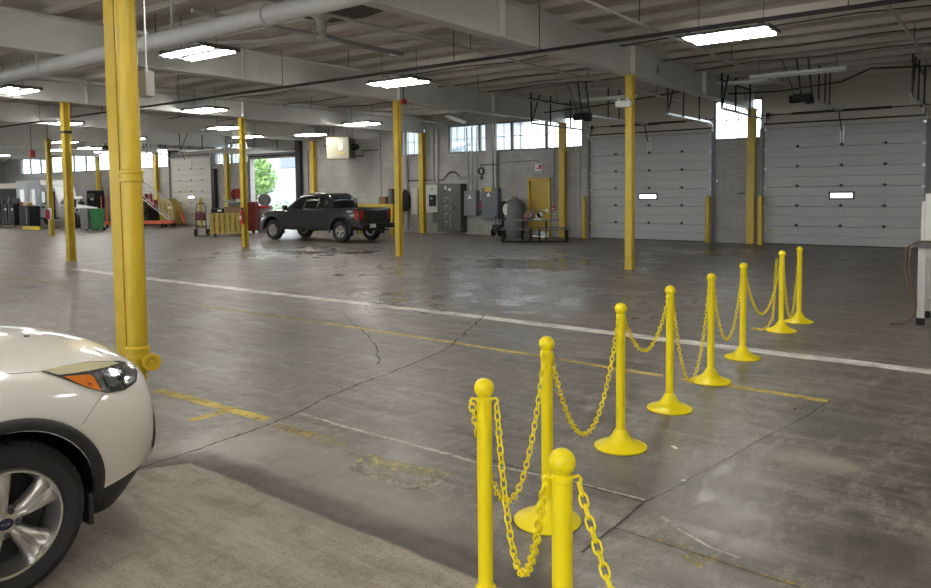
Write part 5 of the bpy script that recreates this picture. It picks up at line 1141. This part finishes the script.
# align the hooks of every stanchion with the row
for o in COL.objects:
    if o.get('category') == 'stanchion': o.rotation_euler = (0, 0, pi/2)
for o in COL.objects:
    if o.get('category') == 'stanchion' and o.location.y < 2.6: o.rotation_euler = (0, 0, radians(36.9))
def link_mesh(mb, c, t, nrm, L_=.043, W=.025, r=.0040):
    # stadium ring in the plane (t, s)
    s = nrm; hs = L_/2-W/2; pts = []
    for k in range(5): a = -pi/2+pi*k/4; pts.append(c + t*(hs+W/2*cos(a)) + s*(W/2*sin(a)))
    for k in range(5): a = pi/2+pi*k/4; pts.append(c + t*(-hs+W/2*cos(a)) + s*(W/2*sin(a)))
    mb.tube(pts, r, 6, False, True)
def chain(name_label, pts):
    P_ = [Vector(p) for p in pts]; o = P_[0].copy(); P_ = [p-o for p in P_]
    # resample by arc length
    acc = [0]
    for a, b in zip(P_, P_[1:]): acc.append(acc[-1]+(b-a).length)
    n = max(4, round(acc[-1]/.0335)); step = acc[-1]/n; mb = MB(); j = 0
    for i in range(n):
        s = (i+.5)*step
        while j < len(acc)-2 and acc[j+1] < s: j += 1
        f = (s-acc[j])/max(acc[j+1]-acc[j], 1e-6); c = P_[j].lerp(P_[j+1], f); t = (P_[j+1]-P_[j]).normalized()
        a = t.cross(Vector((0, 0, 1)));
        a = a.normalized() if a.length > .05 else Vector((1, 0, 0)); b = t.cross(a)
        ang = pi/4 if i % 2 else -pi/4
        link_mesh(mb, c, t, a*cos(ang)+b*sin(ang))
    ob = mb.build('plastic_chain', YELB, None, smooth=80, loc=o, normals=False); tag(ob, name_label, 'chain', 'yellow plastic chains between stanchions'); return ob
HX = Vector((.8, .6, 0))*.052
def hang(a, b, zlow, z0=.91, z1=.91, off=.055, sa=0, sb=0):
    a2 = Vector((a.x, a.y, 0)); b2 = Vector((b.x, b.y, 0)); d = (b2-a2).normalized(); p = a2+(HX*sa if sa else d*off); q = b2+(HX*sb if sb else -d*off)
    D = (q-p).length; h0, h1 = z0-zlow, z1-zlow; k = sqrt(h0)/(sqrt(h0)+sqrt(h1)); out = []
    for i in range(61):
        u = i/60; w = u-k; h = h0*(w/k)**2 if w < 0 else h1*(w/(1-k))**2
        out.append(p+(q-p)*u+Vector((0, 0, zlow+h)))
    return out
chain('yellow chain between the two nearest stanchions', hang(ST['A'], ST['I'], .43, sa=1, sb=-1))
chain('yellow chain sagging deep from the second nearest stanchion to the next one back', hang(ST['A'], ST['B'], .33, sa=-1))
chain('yellow chain sagging left of the fourth stanchion from the near end', hang(ST['B'], ST['C'], .30))
chain('yellow chain with the shallow sag across the white floor line', hang(ST['C'], ST['D'], .59))
chain('yellow chain sagging nearly to the floor beside the sixth stanchion', hang(ST['D'], ST['E'], .12))
chain('yellow chain between the sixth and seventh stanchions', hang(ST['E'], ST['F'], .30))
chain('yellow chain between the stanchion on the white line and the one behind', hang(ST['F'], ST['G'], .35))
chain('yellow chain hanging steeply between the two farthest stanchions', hang(ST['G'], ST['H'], .12))
g = ST['G']; chain('loose yellow chain dangling down the left of a far stanchion onto the floor', [(g.x-.05, g.y-.055, .91), (g.x-.065, g.y-.06, .7), (g.x-.07, g.y-.062, .4), (g.x-.085, g.y-.07, .16), (g.x-.14, g.y-.1, .05), (g.x-.20, g.y-.10, .012), (g.x-.27, g.y-.06, .012), (g.x-.33, g.y-.09, .012)])
chain('yellow chain running from the nearest stanchion out of the bottom of the photo', hang(ST['I'], ST['Z'], .40, sa=1))

# ---------------------------------------------------------------- world and lights
w = bpy.data.worlds.new('world'); scn.world = w; w.use_nodes = True; bg = w.node_tree.nodes['Background']
bg.inputs['Color'].default_value = (.90, .96, 1., 1); bg.inputs['Strength'].default_value = 4.0
def portal(c, sx, sz, rz):
    ld = bpy.data.lights.new('daylight_portal', 'AREA'); ld.shape = 'RECTANGLE'; ld.size = sx; ld.size_y = sz; ld.cycles.is_portal = True
    o = bpy.data.objects.new('daylight_portal', ld); COL.objects.link(o); o.location = c; o.rotation_euler = (radians(90), 0, rz)
for a, b, n in WINS[:4]: portal(((a+b)/2, YF+.35, 3.985), b-a, 1.17, pi if False else 0)
portal((-31.15, YF+.35, 1.8), 3.9, 3.6, 0)
for a, b, z0, z1 in OPEN_S: portal(((a+b)/2, YB-.4, 1.9), b-a, 3.8, pi)
# outside: ground, fence, building, tree
struct(MB().box((-10, 60, -.2), (260, 69, .3)).build('ground', mat('outside_concrete', (.40, .40, .38), .9, var=.3, vscale=.3)))
struct(MB().box((-10, -45, -.2), (260, 71, .3)).build('ground', mat('outside_concrete', (.40, .40, .38), .9)))
r = thing('outside_building', 'pale grey building seen through the open doorway', 'building', (-48, 46, 0))
MB().box((0, 0, 3.5), (34, 6, 7)).build('wall', mat('pale_siding', (.36, .39, .42), .7, var=.2, vscale=.5), r)
for x in range(-12, 13, 6): B((x+3, -3.03, 4.6), (2.6, .1, 1.2)).build('window_opening', mat('dull_glass', (.14, .18, .22), .2), r)
B((0, 0, 7.1), (34.6, 6.6, .3)).build('roof', PANEL_G, r)
r = thing('chain_link_fence', 'pale wire fence outside the open doorway', 'fence', (-42, 38, 0))
mb = MB()
for k in range(-60, 61): mb.box((k*.12, 0, 1.05), (.012, .012, 2.1))
for z in (.1, 1.05, 2.1): mb.box((0, 0, z), (14.6, .03, .03))
mb.build('wire_mesh', GALV, r)
for k in range(-3, 4): MB().tube([(k*2.4, 0, 0), (k*2.4, 0, 2.25)], .04, 8).build('fence_post', GALV, r)
LEAF = mat('leaf_green', (.26, .42, .14), .6, var=.5, vscale=2, dirt=(.05, .16, .02)); BARK = mat('bark', (.12, .09, .07), .9)
def tree(x, y, h, cr, label, n=1500):
    r = thing('tree', label, 'tree', (x, y, 0)); t = MB().tube([(0, 0, 0), (.05, 0, h*.4), (-.05, .1, h*.75)], [.14, .1, .04], 8)
    for k in range(7): a = k*.9; t.tube([(0, 0, h*(.35+.05*k)), (cos(a)*cr*.7, sin(a)*cr*.5, h*(.55+.06*k))], [.05, .015], 5)
    t.build('trunk', BARK, r, smooth=1); mb = MB()
    for k in range(n):
        u = random.random()**.4; a = random.uniform(0, 2*pi); z = random.uniform(-1, 1); q = sqrt(1-z*z)
        c = Vector((cos(a)*q*cr*u, sin(a)*q*cr*.8*u, h*.66+z*h*.36*u)); n_ = Vector((random.gauss(0, 1), random.gauss(0, 1), random.gauss(0, 1))).normalized(); p_ = n_.orthogonal().normalized(); s = random.uniform(.08, .16)
        e = n_.cross(p_); mb.add([c-p_*s*1.5, c+e*s*.7, c+p_*s*1.5, c-e*s*.7], [(0, 1, 2, 3)])
    mb.build('foliage', LEAF, r, normals=False)
tree(-44.3, 34, 4.4, 1.75, 'bright green tree outside the open doorway')
r = thing('bush', 'low green bush outside the open doorway, behind the pickup\'s nose', 'bush', (-42.5, 35.6, 0)); mb = MB()
for k in range(700):
    c = Vector((random.gauss(0, 1.3), random.gauss(0, .5), abs(random.gauss(.35, .35)))); n_ = Vector((random.gauss(0, 1), random.gauss(0, 1), random.gauss(0, 1))).normalized(); p_ = n_.orthogonal().normalized(); e = n_.cross(p_); s = random.uniform(.05, .12)
    mb.add([c-p_*s*1.5, c+e*s*.7, c+p_*s*1.5, c-e*s*.7], [(0, 1, 2, 3)])
mb.build('foliage', mat('grass_green', (.20, .36, .10), .7, var=.5, vscale=3), r, normals=False)
MB().tube([(0, 0, 0), (0, 0, .5)], .05, 6).build('stem', BARK, r)
def daylight_fill(c, sx, sz, rz, watts):  # area lamps added outside the open bays to brighten the foreground
    ld = bpy.data.lights.new('daylight_fill', 'AREA'); ld.shape = 'RECTANGLE'; ld.size = sx; ld.size_y = sz; ld.energy = watts; ld.color = (.93, .97, 1.)
    o = bpy.data.objects.new('daylight_fill', ld); COL.objects.link(o); o.location = c; o.rotation_euler = (radians(90), 0, rz)
for a, b, z0, z1 in OPEN_S[2:]: daylight_fill(((a+b)/2, YB-.45, 1.95), b-a, 3.7, pi, 420)
scn.view_settings.view_transform = 'Standard'; scn.view_settings.look = 'None'; scn.view_settings.exposure = .5
